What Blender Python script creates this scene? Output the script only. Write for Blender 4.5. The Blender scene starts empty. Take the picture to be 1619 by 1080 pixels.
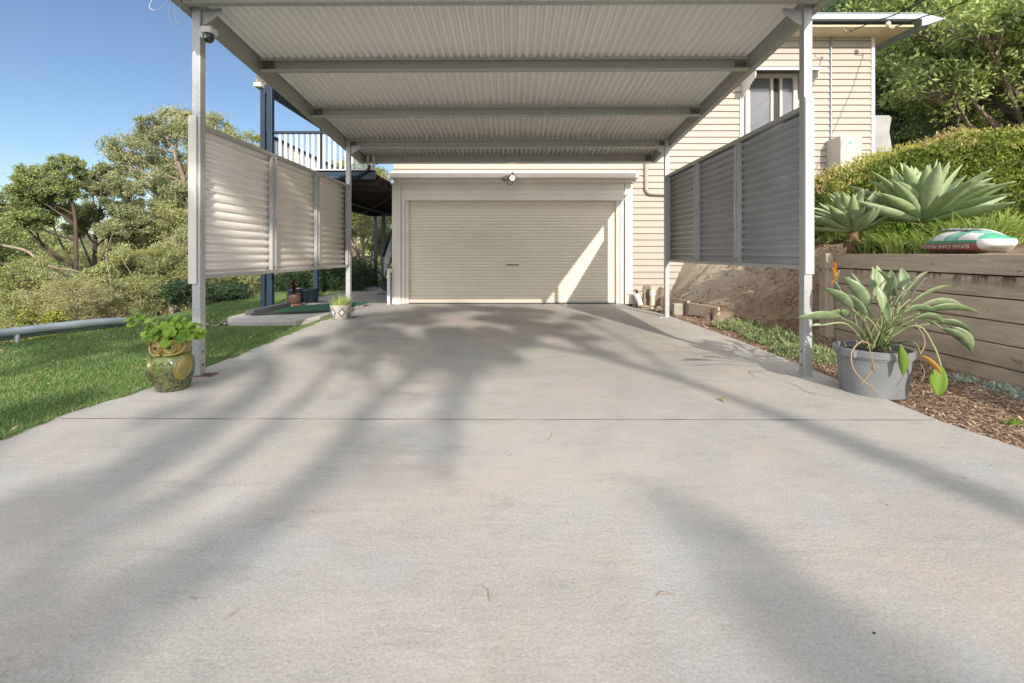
import bpy, bmesh, math, random
import numpy as np
from mathutils import Vector, Matrix, Euler, noise as mnoise

random.seed(11)
rng = np.random.default_rng(11)
R = math.radians
scene = bpy.context.scene

# ------------------------------------------------------------ camera
cam_d = bpy.data.cameras.new("camera")
cam = bpy.data.objects.new("camera", cam_d)
scene.collection.objects.link(cam)
cam.location = (0, 0, 1.14)
cam.rotation_euler = (R(90), 0, 0)
cam_d.sensor_fit = 'HORIZONTAL'
cam_d.sensor_width = 36
cam_d.lens = 16.01
cam_d.shift_x = -0.0015
cam_d.shift_y = -0.0865
cam_d.clip_start = 0.05
cam_d.clip_end = 2000
scene.camera = cam

# ------------------------------------------------------------ light
SUN = Vector((0.29, -1.0, 0.48)).normalized()          # direction towards the sun
el = math.asin(SUN.z)
world = bpy.data.worlds.new("World")
scene.world = world
world.use_nodes = True
wn = world.node_tree
sky = wn.nodes.new('ShaderNodeTexSky')
sky.sky_type = 'NISHITA'
sky.sun_disc = False
sky.sun_elevation = el
sky.sun_rotation = math.atan2(SUN.x, SUN.y)
sky.air_density = 1.0
sky.dust_density = 0.2
sky.ozone_density = 2.6
bg = wn.nodes['Background']
bg.inputs['Strength'].default_value = 0.068
wn.links.new(sky.outputs[0], bg.inputs['Color'])
# added unseen white cloud fill over the sky behind the viewpoint, to lift shade
tc = wn.nodes.new('ShaderNodeTexCoord')
dp = wn.nodes.new('ShaderNodeVectorMath'); dp.operation = 'DOT_PRODUCT'
dp.inputs[1].default_value = Vector((0.12, -0.80, 0.60)).normalized()
wn.links.new(tc.outputs['Generated'], dp.inputs[0])
cn = wn.nodes.new('ShaderNodeTexNoise'); cn.inputs['Scale'].default_value = 3.5; cn.inputs['Detail'].default_value = 6
wn.links.new(tc.outputs['Generated'], cn.inputs['Vector'])
ca = wn.nodes.new('ShaderNodeMath'); ca.operation = 'MULTIPLY_ADD'; ca.inputs[1].default_value = 0.7
wn.links.new(cn.outputs['Fac'], ca.inputs[0]); wn.links.new(dp.outputs['Value'], ca.inputs[2])
cr = wn.nodes.new('ShaderNodeMapRange'); cr.interpolation_type = 'SMOOTHSTEP'
cr.inputs['From Min'].default_value = 0.50; cr.inputs['From Max'].default_value = 0.95
wn.links.new(ca.outputs[0], cr.inputs['Value'])
cb = wn.nodes.new('ShaderNodeBackground')
cb.inputs['Color'].default_value = (0.96, 0.98, 1.0, 1)
cb.inputs['Strength'].default_value = 0.9
mxw = wn.nodes.new('ShaderNodeMixShader')
wn.links.new(cr.outputs[0], mxw.inputs[0])
wn.links.new(bg.outputs[0], mxw.inputs[1]); wn.links.new(cb.outputs[0], mxw.inputs[2])
wn.links.new(mxw.outputs[0], wn.nodes['World Output'].inputs['Surface'])
sun_d = bpy.data.lights.new("sun", 'SUN')
sun_d.energy = 2.5
sun_d.angle = R(0.5)
sun_d.color = (1.0, 0.915, 0.79)
sun = bpy.data.objects.new("sun", sun_d)
sun.rotation_euler = SUN.to_track_quat('Z', 'Y').to_euler()
scene.collection.objects.link(sun)
scene.view_settings.view_transform = 'Standard'
scene.view_settings.look = 'None'
scene.view_settings.exposure = 1.0
scene.view_settings.gamma = 1.0
scene.view_settings.use_curve_mapping = False
scene.cycles.max_bounces = 8
scene.cycles.diffuse_bounces = 5
scene.cycles.transparent_max_bounces = 12

# ------------------------------------------------------------ materials
def new_mat(name):
    m = bpy.data.materials.new(name)
    m.use_nodes = True
    nt = m.node_tree
    return m, nt, nt.nodes['Principled BSDF']

def node(nt, t, **kw):
    n = nt.nodes.new(t)
    for k, v in kw.items():
        setattr(n, k, v)
    return n

def noise_n(nt, vec, scale, detail=4, rough=0.55, dist=0.0):
    n = node(nt, 'ShaderNodeTexNoise')
    n.inputs['Scale'].default_value = scale
    n.inputs['Detail'].default_value = detail
    n.inputs['Roughness'].default_value = rough
    n.inputs['Distortion'].default_value = dist
    nt.links.new(vec, n.inputs['Vector'])
    return n.outputs['Fac']

def ramp(nt, fac, stops):
    r = node(nt, 'ShaderNodeValToRGB')
    e = r.color_ramp.elements
    while len(e) < len(stops):
        e.new(0.5)
    for i, (p, c) in enumerate(stops):
        e[i].position = p
        e[i].color = (c[0], c[1], c[2], 1) if not isinstance(c, (int, float)) else (c, c, c, 1)
    nt.links.new(fac, r.inputs['Fac'])
    return r.outputs['Color']

def mixc(nt, fac, a, b, mode='MIX'):
    m = node(nt, 'ShaderNodeMix', data_type='RGBA', blend_type=mode)
    for sock, v in ((m.inputs[0], fac), (m.inputs[6], a), (m.inputs[7], b)):
        if isinstance(v, (int, float)):
            sock.default_value = v
        elif isinstance(v, tuple):
            sock.default_value = (v[0], v[1], v[2], 1)
        else:
            nt.links.new(v, sock)
    return m.outputs[2]

def coords(nt, which='Object'):
    return node(nt, 'ShaderNodeTexCoord').outputs[which]

def geo_pos(nt):
    return node(nt, 'ShaderNodeNewGeometry').outputs['Position']

def mapping(nt, vec, scale=(1, 1, 1), rot=(0, 0, 0)):
    m = node(nt, 'ShaderNodeMapping')
    m.inputs['Scale'].default_value = scale
    m.inputs['Rotation'].default_value = rot
    nt.links.new(vec, m.inputs['Vector'])
    return m.outputs[0]

def bump(nt, bs, h, strength=0.3, dist=0.01):
    b = node(nt, 'ShaderNodeBump')
    b.inputs['Strength'].default_value = strength
    b.inputs['Distance'].default_value = dist
    nt.links.new(h, b.inputs['Height'])
    nt.links.new(b.outputs[0], bs.inputs['Normal'])

def simple(name, a, b=None, scale=6, rough=0.6, metal=0.0, bstr=0.0, bscale=40, coat=0.0, spec=None, stretch=(1, 1, 1), bdist=0.01, fine=0.0):
    m, nt, bs = new_mat(name)
    b = b or tuple(min(1, x * 0.85) for x in a)
    co = mapping(nt, coords(nt), stretch)
    f = noise_n(nt, co, scale, 6, 0.6)
    col = ramp(nt, f, [(0.32, b), (0.68, a)])
    if fine:
        f2 = noise_n(nt, co, scale * 14, 3, 0.7)
        col = mixc(nt, fine, col, ramp(nt, f2, [(0.3, tuple(x * .6 for x in a)), (0.7, tuple(min(1, x * 1.2) for x in a))]))
    nt.links.new(col, bs.inputs['Base Color'])
    bs.inputs['Roughness'].default_value = rough
    bs.inputs['Metallic'].default_value = metal
    if coat:
        bs.inputs['Coat Weight'].default_value = coat
        bs.inputs['Coat Roughness'].default_value = 0.15
    if spec is not None:
        bs.inputs['Specular IOR Level'].default_value = spec
    if bstr:
        bump(nt, bs, noise_n(nt, co, bscale, 4), bstr, bdist)
    return m

def leaf_mat(name, cols, trans=0.3, clump=0.35, rough=0.55, spec=0.3, objrand=False):
    """per-leaf colour variation with slow variation between branches, part translucent"""
    m, nt, bs = new_mat(name)
    g = node(nt, 'ShaderNodeNewGeometry')
    isl = g.outputs['Random Per Island']
    n = len(cols)
    c1 = ramp(nt, isl, [(i / (n - 1), c) for i, c in enumerate(cols)])
    f = noise_n(nt, g.outputs['Position'], 0.9, 3)
    c2 = ramp(nt, f, [(0.35, cols[0]), (0.65, cols[-1])])
    col = mixc(nt, clump, c1, c2)
    if objrand:
        oi = node(nt, 'ShaderNodeObjectInfo')
        c3 = ramp(nt, oi.outputs['Random'], [(i / (n - 1), c) for i, c in enumerate(cols)])
        st = noise_n(nt, mapping(nt, coords(nt, 'Object'), (1, 1, 1)), 16, 5, 0.7, 0.6)
        col = mixc(nt, 0.55, c3, ramp(nt, st, [(0.3, cols[0]), (0.7, cols[-1])]))
    nt.links.new(col, bs.inputs['Base Color'])
    bs.inputs['Roughness'].default_value = rough
    bs.inputs['Specular IOR Level'].default_value = spec
    tr = node(nt, 'ShaderNodeBsdfTranslucent')
    nt.links.new(col, tr.inputs['Color'])
    mx = node(nt, 'ShaderNodeMixShader')
    mx.inputs[0].default_value = trans
    nt.links.new(bs.outputs[0], mx.inputs[1])
    nt.links.new(tr.outputs[0], mx.inputs[2])
    nt.links.new(mx.outputs[0], nt.nodes['Material Output'].inputs['Surface'])
    return m

def concrete_mat(name, warm=1.0, dark=1.0):
    m, nt, bs = new_mat(name)
    P = geo_pos(nt)
    big = noise_n(nt, P, 0.55, 5, 0.6, 0.6)
    col = ramp(nt, big, [(0.3, (0.33 * dark, 0.315 * dark, 0.295 * dark)), (0.5, (0.45 * dark, 0.415 * dark, 0.37 * dark)), (0.7, (0.60 * dark, 0.545 * dark, 0.475 * dark))])
    md = noise_n(nt, P, 4.5, 7, 0.72, 0.4)
    col = mixc(nt, ramp(nt, md, [(0.32, 0.30), (0.46, 0.0)]), col, (0.25 * dark, 0.235 * dark, 0.22 * dark))
    col = mixc(nt, ramp(nt, md, [(0.56, 0.0), (0.70, 0.35)]), col, (0.66 * dark, 0.61 * dark, 0.55 * dark))
    pk = noise_n(nt, mapping(nt, P, (1, 1, 1), (0.3, 0.5, 1.0)), 0.9, 5, 0.65, 1.0)
    col = mixc(nt, ramp(nt, pk, [(0.50, 0.0), (0.66, 0.45)]), col, (0.60 * dark, 0.43 * dark, 0.34 * dark))
    bl = noise_n(nt, mapping(nt, P, (1.3, 0.8, 1), (0, 0, 2.0)), 1.5, 6, 0.7, 0.5)
    col = mixc(nt, ramp(nt, bl, [(0.52, 0.0), (0.68, 0.55)]), col, (0.42 * dark, 0.45 * dark, 0.48 * dark))
    st = noise_n(nt, mapping(nt, P, (0.7, 2.2, 1)), 2.3, 8, 0.75, 0.3)
    col = mixc(nt, ramp(nt, st, [(0.53, 0.0), (0.70, 0.6)]), col, (0.25 * dark, 0.24 * dark, 0.21 * dark))
    s2 = noise_n(nt, mapping(nt, P, (0.8, 1.5, 1), (0, 0, 0.4)), 1.25, 9, 0.78, 0.2)
    sm = node(nt, 'ShaderNodeMath', operation='MULTIPLY')
    nt.links.new(ramp(nt, s2, [(0.55, 0.0), (0.66, 0.62)]), sm.inputs[0])
    nt.links.new(ramp(nt, noise_n(nt, P, 14, 7, 0.85), [(0.40, 0.15), (0.62, 1.0)]), sm.inputs[1])
    col = mixc(nt, sm.outputs[0], col, (0.25 * dark, 0.20 * dark, 0.155 * dark))
    br = noise_n(nt, mapping(nt, P, (1.0, 5.0, 1)), 5, 6, 0.75)     # broom marks across
    col = mixc(nt, 0.09, col, ramp(nt, br, [(0.35, 0.22), (0.65, 0.75)]))
    fi = noise_n(nt, P, 90, 4, 0.75)
    sp = noise_n(nt, P, 38, 6, 0.85)
    col = mixc(nt, ramp(nt, sp, [(0.60, 0.0), (0.72, 0.4)]), col, (0.24, 0.21, 0.18))
    col = mixc(nt, 0.26, col, ramp(nt, fi, [(0.3, 0.12), (0.55, 0.5), (0.75, 0.85)]))
    pit = node(nt, 'ShaderNodeTexVoronoi', feature='F1')
    pit.inputs['Scale'].default_value = 26
    nt.links.new(mapping(nt, P, (1, 1, 0.01)), pit.inputs['Vector'])
    pm = node(nt, 'ShaderNodeMath', operation='MULTIPLY')
    nt.links.new(ramp(nt, pit.outputs['Distance'], [(0.03, 1.0), (0.09, 0.0)]), pm.inputs[0])
    nt.links.new(ramp(nt, noise_n(nt, P, 3.0, 3), [(0.5, 0.0), (0.62, 0.75)]), pm.inputs[1])
    col = mixc(nt, pm.outputs[0], col, (0.16, 0.14, 0.12))
    nt.links.new(col, bs.inputs['Base Color'])
    bs.inputs['Roughness'].default_value = 0.8
    bs.inputs['Specular IOR Level'].default_value = 0.3
    h = mixc(nt, 0.12, noise_n(nt, P, 42, 8, 0.85), br)
    bump(nt, bs, h, 0.75, 0.010)
    return m

def galv_mat(name, base=(0.50, 0.51, 0.52), rough=0.42, metal=0.75, warm=0.0):
    m, nt, bs = new_mat(name)
    P = coords(nt)
    v = node(nt, 'ShaderNodeTexVoronoi', feature='F1')
    v.inputs['Scale'].default_value = 95
    nt.links.new(P, v.inputs['Vector'])
    col = mixc(nt, 0.28, base, v.outputs['Color'], 'OVERLAY')
    bw = node(nt, 'ShaderNodeRGBToBW'); nt.links.new(v.outputs['Color'], bw.inputs[0])
    col = ramp(nt, bw.outputs[0], [(0.2, tuple(x * .88 for x in base)), (0.8, tuple(min(1, x * 1.1) for x in base))])
    big = noise_n(nt, P, 3.0, 5, 0.7)
    col = mixc(nt, ramp(nt, big, [(0.45, 0.0), (0.75, 0.45)]), col, (base[0] * .8, base[1] * .76, base[2] * .7))
    nt.links.new(col, bs.inputs['Base Color'])
    bs.inputs['Metallic'].default_value = metal
    bs.inputs['Roughness'].default_value = rough
    return m

MAT = {}
MAT['concrete'] = concrete_mat('driveway_concrete', dark=0.93)
MAT['path'] = concrete_mat('path_concrete', dark=0.95)
MAT['galv'] = galv_mat('galvanised_steel', (0.46, 0.47, 0.48), 0.5, 0.4)
MAT['beam'] = galv_mat('steel_beam', (0.42, 0.42, 0.40), 0.5, 0.2)
MAT['bolt'] = simple('bolt_steel', (0.22, 0.20, 0.18), (0.12, 0.09, 0.07), 40, 0.5, 0.7)
MAT['clod'] = simple('earth_clod', (0.44, 0.31, 0.21), (0.24, 0.15, 0.10), 3, 0.95)
MAT['cleat'] = simple('dirty_cleat', (0.30, 0.28, 0.25), (0.06, 0.055, 0.05), 60, 0.6, 0.3)
MAT['cabinet'] = simple('cabinet_paint', (0.52, 0.49, 0.43), (0.48, 0.45, 0.40), 3, 0.5)
MAT['rust'] = simple('rusted_plate', (0.25, 0.13, 0.08), (0.12, 0.08, 0.06), 30, 0.8, 0.2, 0.3)
MAT['sheet'] = simple('roof_sheet_paint', (0.88, 0.87, 0.84), (0.83, 0.82, 0.79), 1.6, 0.3, 0.0, 0.05, 60, fine=0.06)
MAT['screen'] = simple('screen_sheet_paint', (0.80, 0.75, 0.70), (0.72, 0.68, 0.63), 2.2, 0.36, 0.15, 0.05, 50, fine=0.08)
MAT['screen_grey_shade'] = simple('screen_grey_shade_tone', (0.33, 0.335, 0.345), (0.27, 0.275, 0.285), 2.2, 0.36, 0.2, 0.05, 50, fine=0.08)  # grey sheet, its colour also darkened for shade on the right screen
MAT['cream_trim'] = simple('cream_trim', (0.70, 0.66, 0.60), (0.64, 0.60, 0.54), 3, 0.55)
def board_mat():
    m, nt, bs = new_mat('weatherboard_paint')
    P = geo_pos(nt)
    f = noise_n(nt, mapping(nt, P, (0.6, 1, 7)), 1.2, 6, 0.6)
    col = ramp(nt, f, [(0.3, (0.40, 0.352, 0.30)), (0.7, (0.445, 0.395, 0.34))])
    d = noise_n(nt, mapping(nt, P, (4, 1, 0.6)), 2.5, 6, 0.75)
    col = mixc(nt, ramp(nt, d, [(0.56, 0.0), (0.8, 0.3)]), col, (0.33, 0.28, 0.22))
    nt.links.new(col, bs.inputs['Base Color'])
    bs.inputs['Roughness'].default_value = 0.6
    bump(nt, bs, noise_n(nt, mapping(nt, P, (2, 2, 14)), 9, 5), 0.12, 0.004)
    return m
MAT['board'] = board_mat()
MAT['trim'] = simple('painted_trim', (0.72, 0.66, 0.60), (0.66, 0.59, 0.53), 2.5, 0.5, bstr=0.05, bscale=20, fine=0.05)
MAT['door'] = simple('roller_door_paint', (0.76, 0.68, 0.56), (0.70, 0.625, 0.51), 1.2, 0.42, bstr=0.05, bscale=15, fine=0.05)
MAT['dark'] = simple('dark_rubber_and_shade', (0.03, 0.03, 0.032), None, 8, 0.7)
MAT['black_plastic'] = simple('black_plastic', (0.015, 0.016, 0.02), None, 8, 0.12, coat=0.8)
MAT['white_plastic'] = simple('white_plastic', (0.72, 0.72, 0.72), (0.6, 0.6, 0.6), 10, 0.4)
MAT['pvc'] = simple('pvc_pipe', (0.72, 0.66, 0.52), (0.6, 0.53, 0.4), 9, 0.45, fine=0.1)
MAT['navy'] = simple('navy_paint', (0.011, 0.030, 0.062), (0.008, 0.02, 0.042), 5, 0.4, fine=0.1)
MAT['underdeck'] = simple('deck_timber_dark', (0.07, 0.045, 0.032), (0.035, 0.025, 0.02), 3, 0.8, stretch=(1, 6, 1), bstr=0.3)
MAT['white_paint'] = simple('white_timber_paint', (0.74, 0.73, 0.72), (0.66, 0.64, 0.63), 5, 0.5)
MAT['soffit'] = simple('cream_soffit', (0.70, 0.58, 0.38), (0.62, 0.5, 0.33), 3, 0.6)
MAT['gutter'] = simple('blue_grey_steel', (0.36, 0.42, 0.47), (0.28, 0.33, 0.38), 4, 0.45, 0.3, fine=0.1)
def glass_mat():
    m, nt, bs = new_mat('window_glass')
    nt.links.new(ramp(nt, noise_n(nt, coords(nt), 1.2, 2), [(0.3, (0.10, 0.105, 0.12)), (0.7, (0.2, 0.2, 0.22))]), bs.inputs['Base Color'])
    bs.inputs['Roughness'].default_value = 0.06
    bs.inputs['Specular IOR Level'].default_value = 0.8
    bs.inputs['Coat Weight'].default_value = 0.6
    return m
MAT['glass'] = glass_mat()
def wood_mat(name, a, b, dark, rot90=False):
    m, nt, bs = new_mat(name)
    P = coords(nt)
    sc = (1, 0.08, 1) if not rot90 else (1, 1, 0.08)
    grain = noise_n(nt, mapping(nt, P, sc), 28, 7, 0.7, 0.8)
    col = ramp(nt, grain, [(0.3, b), (0.7, a)])
    st = noise_n(nt, mapping(nt, P, (1, 0.45, 1)), 2.0, 7, 0.75)
    col = mixc(nt, ramp(nt, st, [(0.5, 0.0), (0.72, 0.55)]), col, dark)
    nt.links.new(col, bs.inputs['Base Color'])
    bl = noise_n(nt, mapping(nt, P, (1, 1.6, 2.5)), 4.5, 7, 0.8, 0.4)
    col = mixc(nt, ramp(nt, bl, [(0.60, 0.0), (0.68, 0.75)]), col, tuple(x * .5 for x in dark))
    nt.links.new(col, bs.inputs['Base Color'])
    sp_ = node(nt, 'ShaderNodeSeparateXYZ'); nt.links.new(P, sp_.inputs[0])
    band = ramp(nt, sp_.outputs['Z'], [(0.82, 0.0), (0.925, 1.0), (0.938, 1.0), (0.942, 0.0)])   # damp drips below the top board
    drip = ramp(nt, noise_n(nt, mapping(nt, P, (1, 1, 0.25)), 7, 6, 0.8, 0.3), [(0.48, 0.0), (0.58, 0.9)])
    bm_ = node(nt, 'ShaderNodeMath', operation='MULTIPLY')
    nt.links.new(band, bm_.inputs[0]); nt.links.new(drip, bm_.inputs[1])
    col = mixc(nt, bm_.outputs[0], col, (0.06, 0.04, 0.03))
    nt.links.new(col, bs.inputs['Base Color'])
    bs.inputs['Roughness'].default_value = 0.85
    bump(nt, bs, grain, 0.9, 0.008)
    return m
MAT['sleeper'] = wood_mat('weathered_sleeper', (0.66, 0.55, 0.43), (0.42, 0.33, 0.25), (0.17, 0.13, 0.10))
MAT['sleeper_post'] = wood_mat('weathered_post', (0.60, 0.51, 0.40), (0.40, 0.33, 0.26), (0.12, 0.10, 0.08), True)
MAT['bark_pale'] = simple('pale_bark', (0.36, 0.29, 0.22), (0.17, 0.12, 0.09), 5, 0.85, bstr=0.5, bscale=30, stretch=(1, 1, 0.3))
MAT['bark_dark'] = simple('dark_bark', (0.13, 0.09, 0.065), (0.05, 0.035, 0.028), 6, 0.9, bstr=0.5, bscale=30, stretch=(1, 1, 0.3))
MAT['stem'] = simple('dry_stem', (0.25, 0.14, 0.075), (0.12, 0.07, 0.04), 14, 0.85, bstr=0.5, bscale=50)
MAT['soil'] = simple('potting_soil', (0.09, 0.065, 0.048), (0.035, 0.025, 0.02), 30, 0.95, bstr=0.8, bscale=60, bdist=0.02)

L_ = lambda *c: list(c)
MAT['leaf_gum'] = leaf_mat('gum_leaves', [(0.115, 0.167, 0.075), (0.230, 0.276, 0.115), (0.380, 0.402, 0.184), (0.598, 0.575, 0.322)])
MAT['leaf_oak'] = leaf_mat('sheoak_leaves', [(0.10, 0.15, 0.05), (0.27, 0.34, 0.11), (0.48, 0.52, 0.20)])
MAT['leaf_bush'] = leaf_mat('bush_leaves', [(0.127, 0.172, 0.057), (0.322, 0.356, 0.127), (0.575, 0.564, 0.253)])
MAT['leaf_olive'] = leaf_mat('olive_leaves', [(0.187, 0.218, 0.094), (0.374, 0.374, 0.172), (0.624, 0.530, 0.265)])
MAT['leaf_dark'] = leaf_mat('dark_leaves', [(0.018, 0.042, 0.022), (0.042, 0.084, 0.036), (0.072, 0.120, 0.048)], 0.2)
MAT['leaf_rain'] = leaf_mat('rainforest_leaves', [(0.070, 0.130, 0.040), (0.190, 0.290, 0.070), (0.400, 0.500, 0.130), (0.620, 0.660, 0.250)])
MAT['leaf_needle'] = leaf_mat('needle_leaves', [(0.060, 0.120, 0.060), (0.156, 0.252, 0.108), (0.312, 0.408, 0.168)], 0.2)
MAT['leaf_yellow'] = leaf_mat('yellow_leaves', [(0.169, 0.208, 0.039), (0.312, 0.351, 0.065), (0.468, 0.442, 0.117)])
MAT['leaf_hedge'] = leaf_mat('hedge_leaves', [(0.058, 0.111, 0.019), (0.143, 0.208, 0.039), (0.312, 0.351, 0.065)])
MAT['leaf_tip'] = leaf_mat('hedge_tip_leaves', [(0.420, 0.460, 0.080), (0.550, 0.540, 0.120), (0.500, 0.440, 0.160), (0.580, 0.380, 0.280)], 0.3, 0.5)
MAT['leaf_strap'] = leaf_mat('strap_leaves', [(0.180, 0.300, 0.060), (0.360, 0.500, 0.120), (0.580, 0.640, 0.240)], 0.35)
MAT['leaf_lime'] = leaf_mat('lime_leaves', [(0.100, 0.220, 0.020), (0.200, 0.340, 0.040), (0.320, 0.450, 0.080)], 0.4)
MAT['leaf_bop'] = leaf_mat('paddle_leaves', [(0.100, 0.170, 0.070), (0.220, 0.300, 0.150), (0.340, 0.400, 0.280), (0.400, 0.470, 0.250)], 0.2, 0.2, 0.35, 0.5, True)
MAT['leaf_agave'] = leaf_mat('agave_leaves', [(0.200, 0.300, 0.110), (0.330, 0.430, 0.220), (0.360, 0.440, 0.300), (0.520, 0.600, 0.340)], 0.15, 0.15, 0.55, 0.35, True)
MAT['leaf_silver'] = leaf_mat('silver_leaves', [(0.220, 0.286, 0.220), (0.374, 0.440, 0.363), (0.506, 0.550, 0.462)], 0.15)
MAT['leaf_weed'] = leaf_mat('weed_leaves', [(0.130, 0.190, 0.070), (0.280, 0.350, 0.140), (0.460, 0.500, 0.260)], 0.3)
MAT['leaf_dry'] = leaf_mat('dry_leaves', [(0.200, 0.120, 0.070), (0.360, 0.240, 0.140), (0.500, 0.400, 0.280)], 0.15)
MAT['grass'] = leaf_mat('lawn_blades', [(0.08, 0.17, 0.05), (0.17, 0.29, 0.085), (0.38, 0.44, 0.17)], 0.35, 0.3)
MAT['chips'] = leaf_mat('mulch_chips', [(0.120, 0.075, 0.053), (0.330, 0.217, 0.150), (0.570, 0.420, 0.315)], 0.0, 0.2, 0.9, 0.1)
MAT['leaf_red'] = leaf_mat('red_leaves', [(0.090, 0.020, 0.020), (0.200, 0.040, 0.030)], 0.2)
MAT['petal'] = leaf_mat('orange_petals', [(0.750, 0.220, 0.010), (0.750, 0.380, 0.030)], 0.3)
MAT['dead_leaf'] = leaf_mat('yellowed_leaf', [(0.550, 0.280, 0.050), (0.700, 0.420, 0.100)], 0.3)
MAT['pot_grey'] = simple('grey_plastic_pot', (0.23, 0.24, 0.25), (0.17, 0.18, 0.19), 5, 0.45, bstr=0.1, fine=0.15)

# ------------------------------------------------------------ mesh helpers
def link(o):
    scene.collection.objects.link(o)
    return o

class MB:
    """collects shapes that become ONE mesh object"""
    def __init__(s):
        s.v, s.f, s.m = [], [], []
        s.cur = 0
    def add(s, vs, fs):
        b = len(s.v)
        s.v += [tuple(v) for v in vs]
        s.f += [tuple(b + i for i in f) for f in fs]
        s.m += [s.cur] * len(fs)
    def box(s, x0, x1, y0, y1, z0, z1, M=None):
        vs = [Vector(p) for p in ((x0, y0, z0), (x1, y0, z0), (x1, y1, z0), (x0, y1, z0), (x0, y0, z1), (x1, y0, z1), (x1, y1, z1), (x0, y1, z1))]
        if M is not None:
            vs = [M @ v for v in vs]
        s.add(vs, [(0, 3, 2, 1), (4, 5, 6, 7), (0, 1, 5, 4), (1, 2, 6, 5), (2, 3, 7, 6), (3, 0, 4, 7)])
        return s
    def bar(s, a, b, w, h, up=(0, 0, 1)):
        a, b = Vector(a), Vector(b)
        d = (b - a)
        L = d.length
        d.normalize()
        u = Vector(up)
        x = d.cross(u).normalized()
        u = x.cross(d).normalized()
        M = Matrix((x, d, u)).transposed().to_4x4()
        M.translation = a
        return s.box(-w / 2, w / 2, 0, L, -h / 2, h / 2, M)
    def tube(s, pts, rad, n=8, cap=True):
        pts = [Vector(p) for p in pts]
        if isinstance(rad, (int, float)):
            rad = [rad] * len(pts)
        rings, vs, fs = [], [], []
        pu = None
        for i, p in enumerate(pts):
            d = (pts[min(i + 1, len(pts) - 1)] - pts[max(i - 1, 0)]).normalized()
            if pu is None:
                pu = d.orthogonal().normalized()
            pu = (pu - d * pu.dot(d))
            pu = pu.normalized() if pu.length > 1e-6 else d.orthogonal().normalized()
            w = d.cross(pu)
            for k in range(n):
                a = 2 * math.pi * k / n
                vs.append(p + (pu * math.cos(a) + w * math.sin(a)) * rad[i])
        for i in range(len(pts) - 1):
            for k in range(n):
                a, b = i * n + k, i * n + (k + 1) % n
                fs.append((a, b, b + n, a + n))
        if cap:
            fs.append(tuple(range(n))[::-1])
            fs.append(tuple((len(pts) - 1) * n + k for k in range(n)))
        s.add(vs, fs)
        return s
    def lathe(s, prof, n=32, c=(0, 0, 0), fn=None):
        vs, fs = [], []
        for r, z in prof:
            for k in range(n):
                a = 2 * math.pi * k / n
                p = Vector((r * math.cos(a), r * math.sin(a), z))
                if fn:
                    p = fn(p, a)
                vs.append(p + Vector(c))
        for i in range(len(prof) - 1):
            for k in range(n):
                a, b = i * n + k, i * n + (k + 1) % n
                fs.append((a, b, b + n, a + n))
        if prof[0][0] > 1e-4:
            fs.append(tuple(range(n))[::-1])
        if prof[-1][0] > 1e-4:
            fs.append(tuple((len(prof) - 1) * n + k for k in range(n)))
        s.add(vs, fs)
        return s
    def ell(s, c, r, n=12, M=None, nz=0.0, seed=0.0):
        vs, fs = [], []
        m = max(4, n * 2 // 3)
        for j in range(1, m):
            t = math.pi * j / m
            for k in range(n):
                a = 2 * math.pi * k / n
                p = Vector((math.sin(t) * math.cos(a), math.sin(t) * math.sin(a), math.cos(t)))
                if nz:
                    p *= 1 + nz * mnoise.noise(p * 1.7 + Vector((seed, seed * 1.3, 0)))
                p = Vector((p.x * r[0], p.y * r[1], p.z * r[2]))
                if M is not None:
                    p = M @ p
                vs.append(p + Vector(c))
        top, bot = Vector((0, 0, r[2])), Vector((0, 0, -r[2]))
        if M is not None:
            top, bot = M @ top, M @ bot
        vs += [top + Vector(c), bot + Vector(c)]
        T, B = len(vs) - 2, len(vs) - 1
        for j in range(m - 2):
            for k in range(n):
                a, b = j * n + k, j * n + (k + 1) % n
                fs.append((a, a + n, b + n, b))
        for k in range(n):
            fs.append((T, k, (k + 1) % n))
            fs.append((B, (m - 2) * n + (k + 1) % n, (m - 2) * n + k))
        s.add(vs, fs)
        return s
    def extrude(s, prof, axis, a, b, closed=False, solid=False):
        """prof: list of 2-D points; axis 'x': (y,z) profile swept in x; 'y': (x,z) swept in y; 'z': (x,y) swept in z"""
        def P(p, t):
            return {'x': (t, p[0], p[1]), 'y': (p[0], t, p[1]), 'z': (p[0], p[1], t)}[axis]
        n = len(prof)
        vs = [P(p, a) for p in prof] + [P(p, b) for p in prof]
        fs = [(i, (i + 1) % n, n + (i + 1) % n, n + i) for i in range(n if closed else n - 1)]
        if solid:
            fs += [tuple(range(n))[::-1], tuple(range(n, 2 * n))]
        s.add(vs, fs)
        return s
    def build(s, name, mat, parent=None, smooth=False, bevel=0.0, loc=None, solid=0.0, fix=True):
        me = bpy.data.meshes.new(name)
        me.from_pydata(s.v, [], s.f)
        mats = mat if isinstance(mat, (list, tuple)) else [mat]
        for mm in mats:
            me.materials.append(mm)
        if len(mats) > 1:
            me.polygons.foreach_set('material_index', s.m)
        if fix:
            bm = bmesh.new(); bm.from_mesh(me)
            bmesh.ops.recalc_face_normals(bm, faces=bm.faces)
            bm.to_mesh(me); bm.free()
        if smooth:
            me.polygons.foreach_set('use_smooth', [True] * len(me.polygons))
            if smooth == 'auto':
                me.set_sharp_from_angle(angle=R(40))
        me.update()
        o = link(bpy.data.objects.new(name, me))
        if loc:
            o.location = loc
        if parent:
            put(o, parent)
        if solid:
            md = o.modifiers.new('thickness', 'SOLIDIFY'); md.thickness = solid; md.offset = 0
        if bevel:
            md = o.modifiers.new('bevel', 'BEVEL'); md.width = bevel; md.segments = 2; md.limit_method = 'ANGLE'
        return o

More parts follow.
